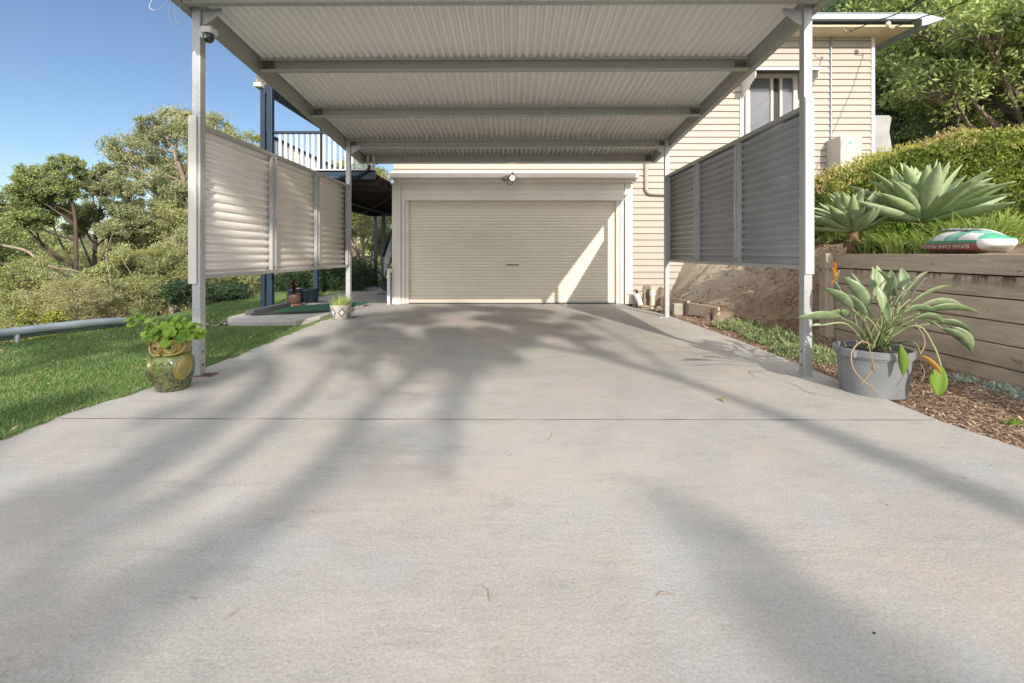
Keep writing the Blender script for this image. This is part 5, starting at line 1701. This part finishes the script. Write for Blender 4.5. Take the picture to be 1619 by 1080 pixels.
# fallen leaves and twigs on the driveway
fl_ = [(1145, 636, .035, 'curled green brown leaf'), (870, 690, .03, 'tiny dry twig left of centre'), (772, 940, .022, 'short curved twig low in the middle'), (1052, 940, .022, 'short curved twig low right of the middle'), (1382, 1002, .008, 'small dark seed'), (368, 972, .016, 'thin straight twig low on the left'), (306, 946, .012, 'tiny pale twig on the left'), (807, 720, .014, 'thin dark sliver in the centre'), (1270, 560, .03, 'brown leaf scrap near the right post')]
for i, (px, py, sz, lab) in enumerate(fl_):
    Y = 720 * 1.14 / (py - 400); X = (px - 812) * Y / 720
    random.seed(i + 40)
    a = random.uniform(0, 3.14)
    if i in (0, 8):
        mb = MB(); blade(mb, (X, Y, .004), (math.cos(a), math.sin(a)), sz * 2.2, sz * .9, 1.0, .45, .3, 6)
        o = mb.build('fallen_leaf', MAT['leaf_weed'] if i == 0 else MAT['leaf_dry'], smooth=True, fix=False, solid=.0012)
    elif i == 4:
        o = MB().ell((X, Y, .003), (.005, .003, .003), 8).build('seed', MAT['dark'], smooth=True)
    else:
        pts = [(X + sz * (k - 1.5) * math.cos(a) + random.uniform(-.3, .3) * sz, Y + sz * (k - 1.5) * math.sin(a) + random.uniform(-.5, .5) * sz, .003 + .002 * (k % 2)) for k in range(4)]
        o = MB().tube(wirepts(pts, 4), .0018, 5).build('twig', MAT['chips'], smooth=True)
    tag(o, lab + ' lying on the concrete driveway', 'leaf' if i in (0, 8) else 'seed' if i == 4 else 'twig')
n = 260
lx = rng.uniform(-3, 2.8, n); ly = rng.uniform(1.5, 9.8, n)
edge = rng.random(n) < .5
lx = np.where(edge, 2.55 + rng.normal(0, .22, n), lx)
C = np.stack([lx, ly, np.full(n, .004)], 1)[(lx < 2.85)]
V = leaf_verts(C, .022, .006); V[:, 2] = .002 + np.abs(V[:, 2] - .004) * .3
tag(np_mesh('driveway_debris', V, 4, MAT['chips']), 'fine plant debris scattered thinly on the driveway', 'debris', kind='stuff')

# ============================================================ TREES
def ell_pts(n, c, r, shell=0.0):
    d = unit(rng.normal(size=(n, 3)))
    t = rng.random(n) ** (1 / 3)
    if shell: t = shell + (1 - shell) * t
    return np.asarray(c) + d * t[:, None] * np.asarray(r)

def tree(name, label, cat, base, trunk, r0, clumps, leaf, bark, n_leaf, L, Wd, group=None, sub=14, subr=.34, bias=(0, 0, 0), bw=0.0, twigs=True, flat=1.0):
    """trunk: list of points (absolute). clumps: (centre, radii). Leaves sit in sub-clumps within each clump."""
    random.seed(int(abs(base[0] * 131 + base[1] * 17)) + 3)
    root = thing(name, label, cat, base, group)
    mb = MB()
    tp = wirepts(trunk, 4)
    rad = [r0 * (1 - .72 * i / (len(tp) - 1)) for i in range(len(tp))]
    mb.tube(tp, rad, 8)
    P = []
    vol = np.array([c[1][0] * c[1][1] * c[1][2] for c in clumps]) ** .75
    ns = (n_leaf * vol / vol.sum()).astype(int)
    for (c, r), nl in zip(clumps, ns):
        cv = Vector(c)
        # limb from the trunk
        cand = [(abs((q - cv).length - 1.0 * (cv.z - q.z)) + (2 if q.z > cv.z else 0) + .3 * abs(cv.z - q.z), i) for i, q in enumerate(tp)]
        i0 = min(cand)[1]
        q = tp[i0]
        mid = (q + cv) / 2 + Vector((random.uniform(-.2, .2), random.uniform(-.2, .2), random.uniform(-.25, .1))) * (cv - q).length * .4
        lr = max(.018, min(rad[i0] * .7, .03 + .045 * r[0]))
        mb.tube(wirepts([q, mid, cv], 5), [lr * (1 - .6 * k / 10) for k in range(11)], 6)
        subs = ell_pts(sub, c, np.asarray(r) * .85, .35)
        for sp in subs:
            sv = Vector(sp)
            if twigs:
                m2 = (cv + sv) / 2 + Vector((random.uniform(-.1, .1), random.uniform(-.1, .1), random.uniform(-.15, .05))) * r[0]
                a_ = q.lerp(cv, random.uniform(.7, 1.0))
                mb.tube(wirepts([a_, m2, sv], 3), [lr * .4 * (1 - .75 * k / 6) for k in range(7)], 5, cap=False)
            k = max(3, nl // sub)
            sr = np.asarray(r) * subr * rng.uniform(.7, 1.25)
            sr[2] *= flat
            g = rng.normal(size=(k, 3)) * .45
            P.append(np.asarray(sp) + g * sr)
    mb.build('trunk', MAT[bark], root, smooth=True, fix=False)
    P = np.concatenate(P)
    np_mesh('crown', leaf_verts(P, L, Wd, bias, bw), 4, MAT[leaf], root)
    return root

def auto_clumps(c, R_, n, r, seed, flat=.55, shell=.55):
    rg = np.random.default_rng(seed)
    d = unit(rg.normal(size=(n * 2, 3)))
    out = []
    for v in d:
        if v[2] < -.55: continue
        t = shell + (1 - shell) * rg.random()
        s = rg.uniform(.7, 1.25) * r
        out.append((tuple(np.asarray(c) + v * t * np.asarray(R_)), (s, s, s * flat)))
        if len(out) == n: break
    return out

def std_tree(name, label, cat, px, py_top, Y, wpx, leaf, bark, n_leaf, L, Wd, ncl, seed, group, hb=None, flat=.55, lean=0, subr=.38, sub=14, bias=(0, 0, 0), bw=0, ry=None, r0=None, cl=None):
    X = (px - 812) * Y / 720
    zt = 1.14 + (400 - py_top) * Y / 720
    zb = ground_h(X, Y)
    Rx = wpx * Y / 720 / 2
    hc = hb if hb is not None else zb + (zt - zb) * .3
    Rz = (zt - hc) / 2
    c = (X, Y, hc + Rz)
    clumps = auto_clumps(c, (Rx * .82, (ry or Rx) * .82, Rz * .85), ncl, cl or Rx * .42, seed, flat)
    tr = [(X - lean, Y, zb - .2), (X - lean * .6, Y + .1, zb + (hc - zb) * .6), (X - lean * .2, Y - .1, hc + Rz * .3), (X, Y, hc + Rz * 1.3)]
    return tree(name, label, cat, (X - lean, Y, zb), tr, r0 or max(.06, .028 * (zt - zb)), clumps, leaf, bark, n_leaf, L, Wd, group, sub, subr, bias, bw)

GL = 'trees and tall shrubs beyond the lawn'
# tall open gum by the left carport post: wispy clumps on pale forking limbs
def pxp(px, py, Y): return tuple(W(px, py, Y))
Yg = 21.0
cl = []
for (px, py, r) in ((205, 240, .75), (228, 222, .6), (240, 200, .55), (262, 215, .65), (285, 188, .75), (262, 252, .7), (305, 205, .7), (345, 200, .7), (215, 262, .6), (240, 285, .6), (280, 275, .7), (330, 235, .9), (365, 225, .6), (190, 248, .4), (255, 305, .6), (300, 310, .8), (235, 330, .6), (275, 335, .6), (185, 300, .5), (350, 280, .8), (205, 318, .5)):
    cl.append((pxp(px, py, Yg + random.uniform(-1.6, 1.6)), (r * 1.15, r * 1.15, r * .9)))
bx = W(318, 500, Yg)
tree('gum_tree', 'tallest wispy gum tree with pale forking limbs beside the front left carport post', 'tree', (bx.x, Yg, ground_h(bx.x, Yg)),
     [(bx.x, Yg, ground_h(bx.x, Yg) - .2), pxp(308, 360, Yg), pxp(292, 290, Yg), pxp(272, 230, Yg)], .22, cl, 'leaf_gum', 'bark_pale', 60000, .13, .04, GL, sub=18, subr=.40, bias=(0, 0, -1), bw=.5)
# dark stemmed layered tree left of centre
Yo = 15.0
cl = []
for (px, py, r) in ((100, 262, .42), (72, 275, .42), (45, 278, .4), (122, 262, .3), (95, 300, .5), (60, 305, .5), (35, 300, .4), (75, 335, .55), (40, 345, .5), (110, 330, .35), (20, 330, .4), (128, 275, .25), (88, 285, .35), (50, 325, .45)):
    cl.append((pxp(px, py, Yo + random.uniform(-.9, .9)), (r * 1.1, r * 1.1, r * .85)))
bx = W(122, 480, Yo)
tree('sheoak_tree', 'layered green tree with dark stem left of the gum, foliage in flat clouds', 'tree', (bx.x, Yo, ground_h(bx.x, Yo)),
     [(bx.x, Yo, ground_h(bx.x, Yo) - .2), pxp(120, 380, Yo), pxp(116, 330, Yo), pxp(102, 275, Yo)], .075, cl, 'leaf_oak', 'bark_dark', 50000, .085, .03, GL, sub=16, subr=.36)
cl = []
for (px, py, r) in ((150, 285, .5), (175, 272, .45), (145, 300, .45), (190, 290, .45), (165, 330, .55), (200, 340, .5), (135, 350, .5), (215, 300, .4), (225, 355, .5), (180, 365, .5), (120, 360, .4)):
    cl.append((pxp(px, py, 17 + random.uniform(-.9, .9)), (r * 1.1, r * 1.1, r * .85)))
bx = W(150, 480, 17)
tree('sheoak_tree', 'spreading olive green tree between the dark stemmed tree and the tall gum', 'tree', (bx.x, 17, ground_h(bx.x, 17)),
     [(bx.x, 17, ground_h(bx.x, 17) - .2), pxp(150, 390, 17), pxp(158, 330, 17), pxp(160, 290, 17)], .085, cl, 'leaf_gum', 'bark_dark', 44000, .10, .034, GL, sub=16, subr=.36)
T = [
 ('bush_tree', 'pale yellow green shrub low behind the left part of the rail', 'shrub', 40, 385, 11, 120, 'leaf_bush', 'bark_pale', 15000, .06, .024, 18, 66),
 ('bush_tree', 'olive shrub with pale stems in front of the dark stemmed tree', 'shrub', 110, 395, 12.5, 110, 'leaf_gum', 'bark_pale', 14000, .07, .024, 18, 67),
 ('bush_tree', 'loose sunlit shrub beneath the spreading olive tree', 'shrub', 205, 372, 12.5, 100, 'leaf_bush', 'bark_pale', 14000, .07, .02, 18, 68),
 ('bush_tree', 'sunlit sapling with thin leaves just left of the carport post', 'shrub', 285, 345, 14, 80, 'leaf_gum', 'bark_pale', 12000, .09, .022, 16, 69),
 ('bush_tree', 'olive shrub mass low between the left edge trees and the gum', 'shrub', 90, 365, 19, 190, 'leaf_bush', 'bark_pale', 26000, .13, .045, 22, 61),
 ('bush_tree', 'tall yellowish shrub directly under the tall gum crown', 'tree', 270, 330, 18, 130, 'leaf_bush', 'bark_pale', 26000, .12, .04, 22, 62),
 ('bush_tree', 'dull green tree filling the gap left of the tall gum', 'tree', 205, 335, 22, 130, 'leaf_gum', 'bark_pale', 22000, .14, .05, 20, 63),
 ('bush_tree', 'grey green tree at the far left edge behind the others', 'tree', 10, 330, 24, 190, 'leaf_gum', 'bark_pale', 26000, .16, .05, 22, 64),
 ('bush_tree', 'mid green tree between the dark stemmed tree and the edge', 'tree', 60, 350, 20, 160, 'leaf_oak', 'bark_pale', 24000, .14, .045, 22, 65),
 ('bush_tree', 'green tree cut by the left edge of the picture', 'tree', -20, 285, 14, 120, 'leaf_oak', 'bark_dark', 16000, .10, .035, 16, 31),
 ('bush_tree', 'broad green tree with a bent pale limb low at the left edge', 'tree', 30, 345, 13, 150, 'leaf_oak', 'bark_pale', 20000, .085, .03, 18, 32),
 ('bush_tree', 'bright green bush with thin pale upright stems below the dark stemmed tree', 'tree', 165, 388, 11.5, 95, 'leaf_bush', 'bark_pale', 16000, .07, .028, 16, 33),
 ('wattle_shrub', 'grey brown feathery shrub right behind the pipe rail', 'shrub', 120, 425, 9.6, 130, 'leaf_olive', 'bark_pale', 20000, .045, .012, 18, 34),
 ('bush_tree', 'yellow green shrub behind the carport post below the gum', 'shrub', 255, 378, 13, 120, 'leaf_bush', 'bark_pale', 18000, .09, .02, 16, 35),
 ('wattle_shrub', 'pale yellow feathery shrub left of the owl planter', 'shrub', 225, 420, 11, 110, 'leaf_bush', 'bark_pale', 16000, .09, .014, 16, 36),
 ('bush_tree', 'dark low bush spilling over the far lawn edge beside the post', 'shrub', 330, 455, 11.2, 120, 'leaf_dark', 'bark_dark', 9000, .06, .03, 12, 37),
 ('bush_tree', 'low sunlit shrub at the far left behind the rail', 'shrub', 20, 445, 9.5, 120, 'leaf_bush', 'bark_pale', 14000, .05, .022, 14, 38),
 ('bush_tree', 'lime green low shrub beside the grey brown feathery shrub', 'shrub', 65, 475, 8.6, 70, 'leaf_yellow', 'bark_pale', 5000, .045, .022, 10, 39),
 ('bush_tree', 'round yellow green tree top seen between the left post and the deck post', 'tree', 385, 190, 26, 100, 'leaf_yellow', 'bark_pale', 14000, .15, .06, 16, 40),
 ('bush_tree', 'leafy tree seen through the left part of the deck balusters', 'tree', 450, 245, 24, 140, 'leaf_gum', 'bark_pale', 15000, .15, .05, 18, 41),
 ('bush_tree', 'tree seen through the right part of the deck balusters', 'tree', 560, 215, 27, 130, 'leaf_bush', 'bark_pale', 18000, .15, .05, 18, 42),
 ('bush_tree', 'bushy tree visible beneath the middle of the left screen', 'tree', 400, 400, 17, 130, 'leaf_bush', 'bark_pale', 12000, .10, .03, 14, 43),
 ('bush_tree', 'sunlit tree under the deck with arching pale limbs', 'tree', 575, 290, 20, 130, 'leaf_bush', 'bark_pale', 20000, .12, .035, 18, 44),
 ('bush_tree', 'sunlit tree trunk and crown seen between deck posts and garage corner', 'tree', 625, 330, 22, 90, 'leaf_bush', 'bark_pale', 9000, .12, .04, 12, 45),
 ('bush_tree', 'pale green shrub seen beyond the blue pots', 'shrub', 465, 405, 18, 90, 'leaf_bush', 'bark_pale', 9000, .09, .03, 12, 46),
 ('bush_tree', 'tall pale green tree far behind the left carport screen', 'tree', 330, 270, 34, 150, 'leaf_bush', 'bark_pale', 12000, .2, .07, 16, 47),
]
for (nm, lab, cat, px, pt, Y, wpx, leaf, bark, nl, L, Wd, ncl, seed) in T:
    zb = ground_h((px - 812) * Y / 720, Y)
    low = zb + .15 if cat == 'shrub' or pt > 380 else None
    std_tree(nm, lab, cat, px, pt, Y, wpx, leaf, bark, nl, L, Wd, ncl, seed, GL, hb=low, flat=.7, subr=.40)
# bare limbs among the shrubs
for k, (pts, r, lab) in enumerate((
    ([(5, 388, 11.4), (40, 396, 11.3), (62, 412, 11.2), (88, 424, 11.1), (118, 428, 11.2), (150, 440, 11.5)], .035, 'bent bare brown limb arching low among the shrubs at the left'),
    ([(178, 480, 10.6), (174, 440, 10.6), (168, 405, 10.7), (176, 375, 10.8)], .013, 'thin pale upright stem rising out of the grey brown shrub'),
    ([(222, 470, 10.9), (212, 440, 10.9), (196, 415, 10.9), (190, 395, 11)], .011, 'thin pale stem slanting left beside the upright one'),
    ([(235, 352, 17.5), (262, 340, 18), (285, 352, 18), (312, 368, 18)], .05, 'long pale bare limb slanting across the foot of the tall gum'))):
    o = MB().tube(wirepts([pxp(*p) for p in pts], 6), [r * (1 - .5 * i / (6 * (len(pts) - 1))) for i in range(6 * (len(pts) - 1) + 1)], 7)
    tag(o.build('bare_limb', MAT['bark_pale'], smooth=True), lab, 'branch')
# arching limbs under the deck tree
mb = MB()
random.seed(3)
for i in range(9):
    x0 = -6.0 + random.uniform(-.5, .8)
    mb.tube(wirepts([(x0, 19.5, .0 + .1 * i), (x0 - .8 + .25 * i, 19.2, .7 + .12 * i), (x0 - 1.6 + .5 * i, 18.9, .9 + .1 * random.random()), (x0 - 2.4 + .6 * i, 18.8, .5 + .1 * i)], 5), [.05 * (1 - .04 * k) for k in range(16)], 6)
tag(mb.build('fallen_limbs', MAT['bark_pale'], smooth=True), 'tangle of arching pale dead limbs beneath the deck tree', 'branches')

# dark hedge behind the path
def bush(name, label, c, r, leaf, n_leaf, L, Wd, cat='hedge', group=None, nc=40, seed=1, follow=True):
    rg = np.random.default_rng(seed)
    root = thing(name, label, cat, c, group)
    u = unit(rg.normal(size=(nc, 3))); u[:, 2] = np.abs(u[:, 2]) * 1.0
    cen = np.asarray(c) + u * np.asarray(r) * rg.uniform(.45, .9, nc)[:, None]
    k = n_leaf // nc
    P = np.concatenate([q + rg.normal(size=(k, 3)) * .20 * min(r) * rg.uniform(.8, 1.5) for q in cen])
    P[:, 2] = np.maximum(P[:, 2], c[2] + .02)
    np_mesh('foliage', leaf_verts(P, L, Wd, (0, -.3, 1), .5), 4, MAT[leaf], root)
    mb = MB()
    for q in cen[::2]:
        a = Vector(c) + Vector((random.uniform(-.4, .4) * r[0], random.uniform(-.3, .3) * r[1], -.05))
        mb.tube(wirepts([a, (a + Vector(q)) / 2 + Vector((0, 0, .1)), Vector(q)], 3), [.016, .014, .012, .01, .008, .006, .004], 5, cap=False)
    mb.build('stems', MAT['bark_dark'], root, smooth=True, fix=False)
    return root
bush('dark_shrub', 'dense dark green shrub behind the back left post', (-5.35, 13.9, -.05), (.85, .8, .95), 'leaf_dark', 9000, .06, .03, 'shrub', 'dark shrubs along the far path edge', seed=2)
bush('dark_shrub', 'dense dark green shrub reaching towards the deck posts', (-5.3, 15.6, -.05), (.9, .9, 1.0), 'leaf_dark', 9000, .06, .03, 'shrub', 'dark shrubs along the far path edge', seed=3)
bush('dark_shrub', 'dark green shrub directly beyond the blue pots', (-6.6, 13.6, -.05), (.8, .7, .7), 'leaf_dark', 6000, .06, .03, 'shrub', 'dark shrubs along the far path edge', seed=4)

# clipped hedge above the wall, right
hroot = thing('clipped_hedge', 'long yellow green hedge with pinkish new tips above the agaves', 'hedge', (6.8, 7.9, 1.4))
n = 110000
t = rng.random(n)
hx = 4.95 + t * 5.6
hy = 7.9 + rng.uniform(-.62, .62, n)
topz = 2.42 + .62 * np.clip((hx - 5.2) / 1.9, 0, 1) + .12 * np.clip((hx - 7.1) / 2, 0, 1) + .14 * np.array([mnoise.noise(Vector((a * 1.7, b * 2, 0))) for a, b in zip(hx, hy)])
topz = topz - .55 * np.clip((5.4 - hx) / .5, 0, 1) ** 2 - .25 * np.abs((hy - 7.9) / .62) ** 3
gz = np.array([ground_h(a, b) for a, b in zip(hx, hy)])
hz_ = rng.random(n)
shell = rng.random(n) < .65
hz_ = np.where(shell, 1 - np.abs(rng.normal(0, .12, n)), hz_)
fr_ = rng.random(n) < .30
hy = np.where(fr_, 7.9 - .62 + np.abs(rng.normal(0, .08, n)) + .10 * np.sin(hx * 7 + hz_ * 9), hy)
hz_ = np.where(fr_, rng.random(n), hz_)
P_ = np.stack([hx, hy, gz + .1 + (topz - gz - .1) * np.clip(hz_, 0, 1.03)], 1)
cl_ = np.array([mnoise.noise(Vector(p * 3.2)) for p in P_])
P_ = P_[cl_ > -.5]
np_mesh('foliage', leaf_verts(P_, .07, .026, (0, -.3, 1), .7), 4, MAT['leaf_hedge'], hroot)
n = 16000
hx = 5.0 + 5.5 * rng.random(n); hy = 7.9 + rng.uniform(-.66, .5, n)
cm = np.array([mnoise.noise(Vector((a * 1.3, b * 1.3, 4))) for a, b in zip(hx, hy)]) > -.05
hx, hy = hx[cm], hy[cm]
topz = 2.45 + .62 * np.clip((hx - 5.2) / 1.9, 0, 1) + .12 * np.clip((hx - 7.1) / 2, 0, 1) + .14 * np.array([mnoise.noise(Vector((a * 1.7, b * 2, 0))) for a, b in zip(hx, hy)])
topz = topz - .55 * np.clip((5.4 - hx) / .5, 0, 1) ** 2 - .25 * np.abs((hy - 7.9) / .62) ** 3
P_ = np.stack([hx, hy, topz + .02 + np.where(rng.random(len(hx)) < .3, rng.random(len(hx)) * .12, 0)], 1)
np_mesh('new_growth', leaf_verts(P_, .075, .020, (0, -.2, 1), 1.2), 4, MAT['leaf_tip'], hroot)
mb = MB()
for i in range(34):
    x = 5.2 + i * .155
    g0 = ground_h(x, 7.9)
    mb.tube(wirepts([(x, 7.9, g0 - .05), (x + random.uniform(-.15, .15), 7.8 + random.uniform(-.2, .2), g0 + .5), (x + random.uniform(-.3, .3), 7.8 + random.uniform(-.4, .4), g0 + 1.0)], 3), .014, 5)
mb.build('branches', MAT['bark_dark'], hroot, smooth=True, fix=False)

GR = 'tall trees behind the right end of the house'
def rt(name, label, px, Y, zc, Rx, Rz, leaf, bark, nl, L, Wd, ncl, seed, r0=.2, **k):
    X = (px - 812) * Y / 720
    zb = ground_h(X, Y)
    cl = auto_clumps((X, Y, zc), (Rx, Rx, Rz), ncl, Rx * .36, seed, .6, .35)
    tr = [(X + .3, Y, zb - .3), (X + .1, Y + .2, zb + (zc - zb) * .5), (X - .2, Y, zc), (X, Y, zc + Rz * .7)]
    return tree(name, label, 'tree', (X, Y, zb), tr, r0, cl, leaf, bark, nl, L * 1.15, Wd * 1.15, GR, 16, .36, k.get('bias', (0, 0, 0)), k.get('bw', 0))
rt('rainforest_tree', 'large bright green leafy tree leaning in from the right edge above the hedge', 1640, 12.8, 6.4, 3.6, 3.9, 'leaf_rain', 'bark_pale', 60000, .13, .055, 44, 51)
rt('rainforest_tree', 'bright leafy tree whose branch tips reach over the end of the roof', 1500, 16, 8.0, 3.4, 4.4, 'leaf_rain', 'bark_pale', 45000, .14, .055, 36, 52)
rt('conifer_tree', 'dark feathery tree rising directly behind the grey enclosure', 1430, 18, 6.0, 2.7, 4.2, 'leaf_needle', 'bark_dark', 55000, .17, .03, 36, 53, bias=(0, 0, -1), bw=.5)
rt('conifer_tree', 'dark feathery tree behind the highest part of the hedge', 1530, 19, 6.0, 3.0, 4.0, 'leaf_needle', 'bark_dark', 55000, .17, .03, 36, 54, bias=(0, 0, -1), bw=.5)
rt('conifer_tree', 'tall dark tree showing over the roof edge beside the carport beam', 1330, 26, 13.2, 3.6, 3.4, 'leaf_needle', 'bark_dark', 26000, .2, .05, 24, 55)
rt('rainforest_tree', 'tall grey green tree behind the roof between the two bright leafy trees', 1440, 27, 14.5, 3.8, 3.6, 'leaf_rain', 'bark_dark', 24000, .2, .07, 24, 56)
rt('rainforest_tree', 'deep green tree low at the right edge behind the hedge', 1640, 17, 5.2, 3.2, 3.2, 'leaf_rain', 'bark_dark', 45000, .13, .055, 34, 57)
rt('round_shrub', 'round blue green shrub top behind the middle of the hedge', 1590, 12.5, 3.6, 1.3, .9, 'leaf_needle', 'bark_dark', 12000, .07, .03, 16, 58, .08)
rt('round_shrub', 'dark bushy shrub behind the hedge beside the grey enclosure', 1460, 14, 3.6, 1.5, 1.3, 'leaf_dark', 'bark_dark', 12000, .08, .035, 16, 59, .08)

# far woodland down the slope: one mass nobody could count
n = 60000
def wood(nc, x0, x1, y0, y1, z0, z1, r, k, leaf, label, L=.45):
    cx = rng.uniform(x0, x1, nc); cy = rng.uniform(y0, y1, nc); cz = rng.uniform(z0, z1, nc)
    P = np.repeat(np.stack([cx, cy, cz], 1), k, 0) + rng.normal(size=(nc * k, 3)) * np.array([r, r, r * .55]) * .5
    tag(np_mesh('woodland', leaf_verts(P, L, L * .38), 4, MAT[leaf]), label, 'woodland', kind='stuff')
wood(240, -85, -20, 38, 62, -7, 2.0, 2.4, 180, 'leaf_gum', 'distant olive woodland mass down the slope beyond the lawn')
wood(200, -34, 4, 36, 50, -6, 3.0, 2.0, 180, 'leaf_bush', 'sunlit far woodland mass seen under and through the deck')
wood(420, -190, -34, 0, 70, -10, -1.5, 3.6, 150, 'leaf_gum', 'wide olive woodland falling away far to the left of the lawn', .7)
wood(120, -22, -9.5, 9, 30, -4.2, -1.0, 1.1, 170, 'leaf_olive', 'tangled olive undergrowth below the lawn edge', .14)

# trees behind the photographer: they throw the soft dapples on the driveway and lawn
GB = 'garden trees behind the viewpoint'
def shade_pt(X, Y, k):          # point k metres of run up the sun ray from a ground point
    return (X + .29 * k, Y - k, .48 * k)
def back_tree(label, path, Y0, k0, r0, shades, n_leaf, L=.13, Wd=.05, leaf='leaf_rain', lean=0):
    """path: where the trunk's shadow runs on the drive; the tree stands k0 metres up-sun of Y0"""
    up = [shade_pt(X, Y, k0 + (Y - Y0)) for X, Y in path]
    bx, by = up[0][0] - lean, up[0][1]
    cl = [(shade_pt(X, Y, k0 + (Y - Y0)), (r, r, r * .6)) for (X, Y, r) in shades]
    tr = [(bx, by, -.1), (bx + lean * .3, by, up[0][2] * .5)] + up
    return tree('shade_tree', label, 'tree', (bx, by, 0), tr, r0, cl, leaf, 'bark_pale', n_leaf, L, Wd, GB, 10, .42)
back_tree('slim tall tree behind the viewpoint on the right', [(2.24, 2.0), (2.0, 2.8), (1.75, 3.5), (1.4, 4.3), (.7, 5.3), (-.1, 5.9)], 2.0, 16, .16,
    [(.5, 7.0, .5), (-.2, 7.9, .5), (.3, 8.7, .5), (.9, 6.2, .3), (1.2, 8.0, .3), (-.5, 9.3, .4), (1.0, 5.2, .2), (.1, 6.2, .35)], 5600)
back_tree('leaning leafy tree behind the viewpoint near the middle', [(-1.75, .7), (-1.29, 1.4), (-1.0, 2.25), (-1.05, 3.3), (-.95, 4.3), (-.8, 5.2)], 2.0, 15, .17,
    [(-1.0, 5.0, .45), (-.45, 4.7, .35), (-1.3, 5.7, .4), (-.6, 5.6, .45), (-.15, 5.2, .35), (-.9, 6.4, .4), (-.3, 6.6, .35), (-1.5, 4.6, .22), (.1, 5.8, .25), (-.5, 4.1, .16), (-.47, 3.75, .13), (-.44, 3.4, .11), (-.42, 3.05, .09), (-.39, 2.7, .08), (-.36, 2.4, .06)], 9500, lean=1.0)
back_tree('slim leaning tree behind the viewpoint in the middle', [(-1.6, .9), (-1.55, 2.2), (-1.65, 3.6), (-1.9, 5.2), (-2.0, 6.6)], 2.0, 17, .10,
    [(-2.1, 6.6, .5), (-1.8, 5.3, .3), (-1.1, 9.4, .5), (-1.9, 9.0, .5), (-2.4, 8.0, .5), (-2.6, 5.8, .3), (-1.5, 7.6, .4)], 5200, lean=.4)
back_tree('forked thick tree behind the viewpoint on the left', [(-2.05, .9), (-2.0, 2.0), (-2.03, 3.1), (-2.25, 4.2), (-2.9, 5.2)], 2.0, 18, .27,
    [(-2.9, 4.4, .35), (-3.5, 5.5, .55), (-3.1, 2.4, .3), (-3.9, 6.6, .7), (-2.9, 1.5, .35), (-2.3, .8, .3), (-2.5, 3.3, .2)], 7500, lean=-.3)
back_tree('dense bushy tree behind the viewpoint at the far left', [(-4.3, .5), (-4.5, 2.5), (-4.9, 4.5)], 3.0, 16, .22,
    [(-5.9, 3.4, .5), (-5.5, 5.8, .75), (-6.6, 5.2, .6), (-5.6, 7.6, .8), (-4.4, 7.2, .6), (-4.0, 9.2, .6), (-6.0, 9.8, .9), (-3.9, 2.3, .5), (-4.9, 2.6, .6), (-4.3, 5.7, .45), (-3.5, 3.4, .3)], 17000)
back_tree('thin crooked pale tree behind the viewpoint beside the thick one', [(.6, .2), (.8, .8), (.95, 1.3), (1.0, 1.6)], .8, 20, .05,
    [(1.0, 1.4, .3), (.8, 1.8, .2), (-1.3, 1.3, .25)], 900, lean=-.2)
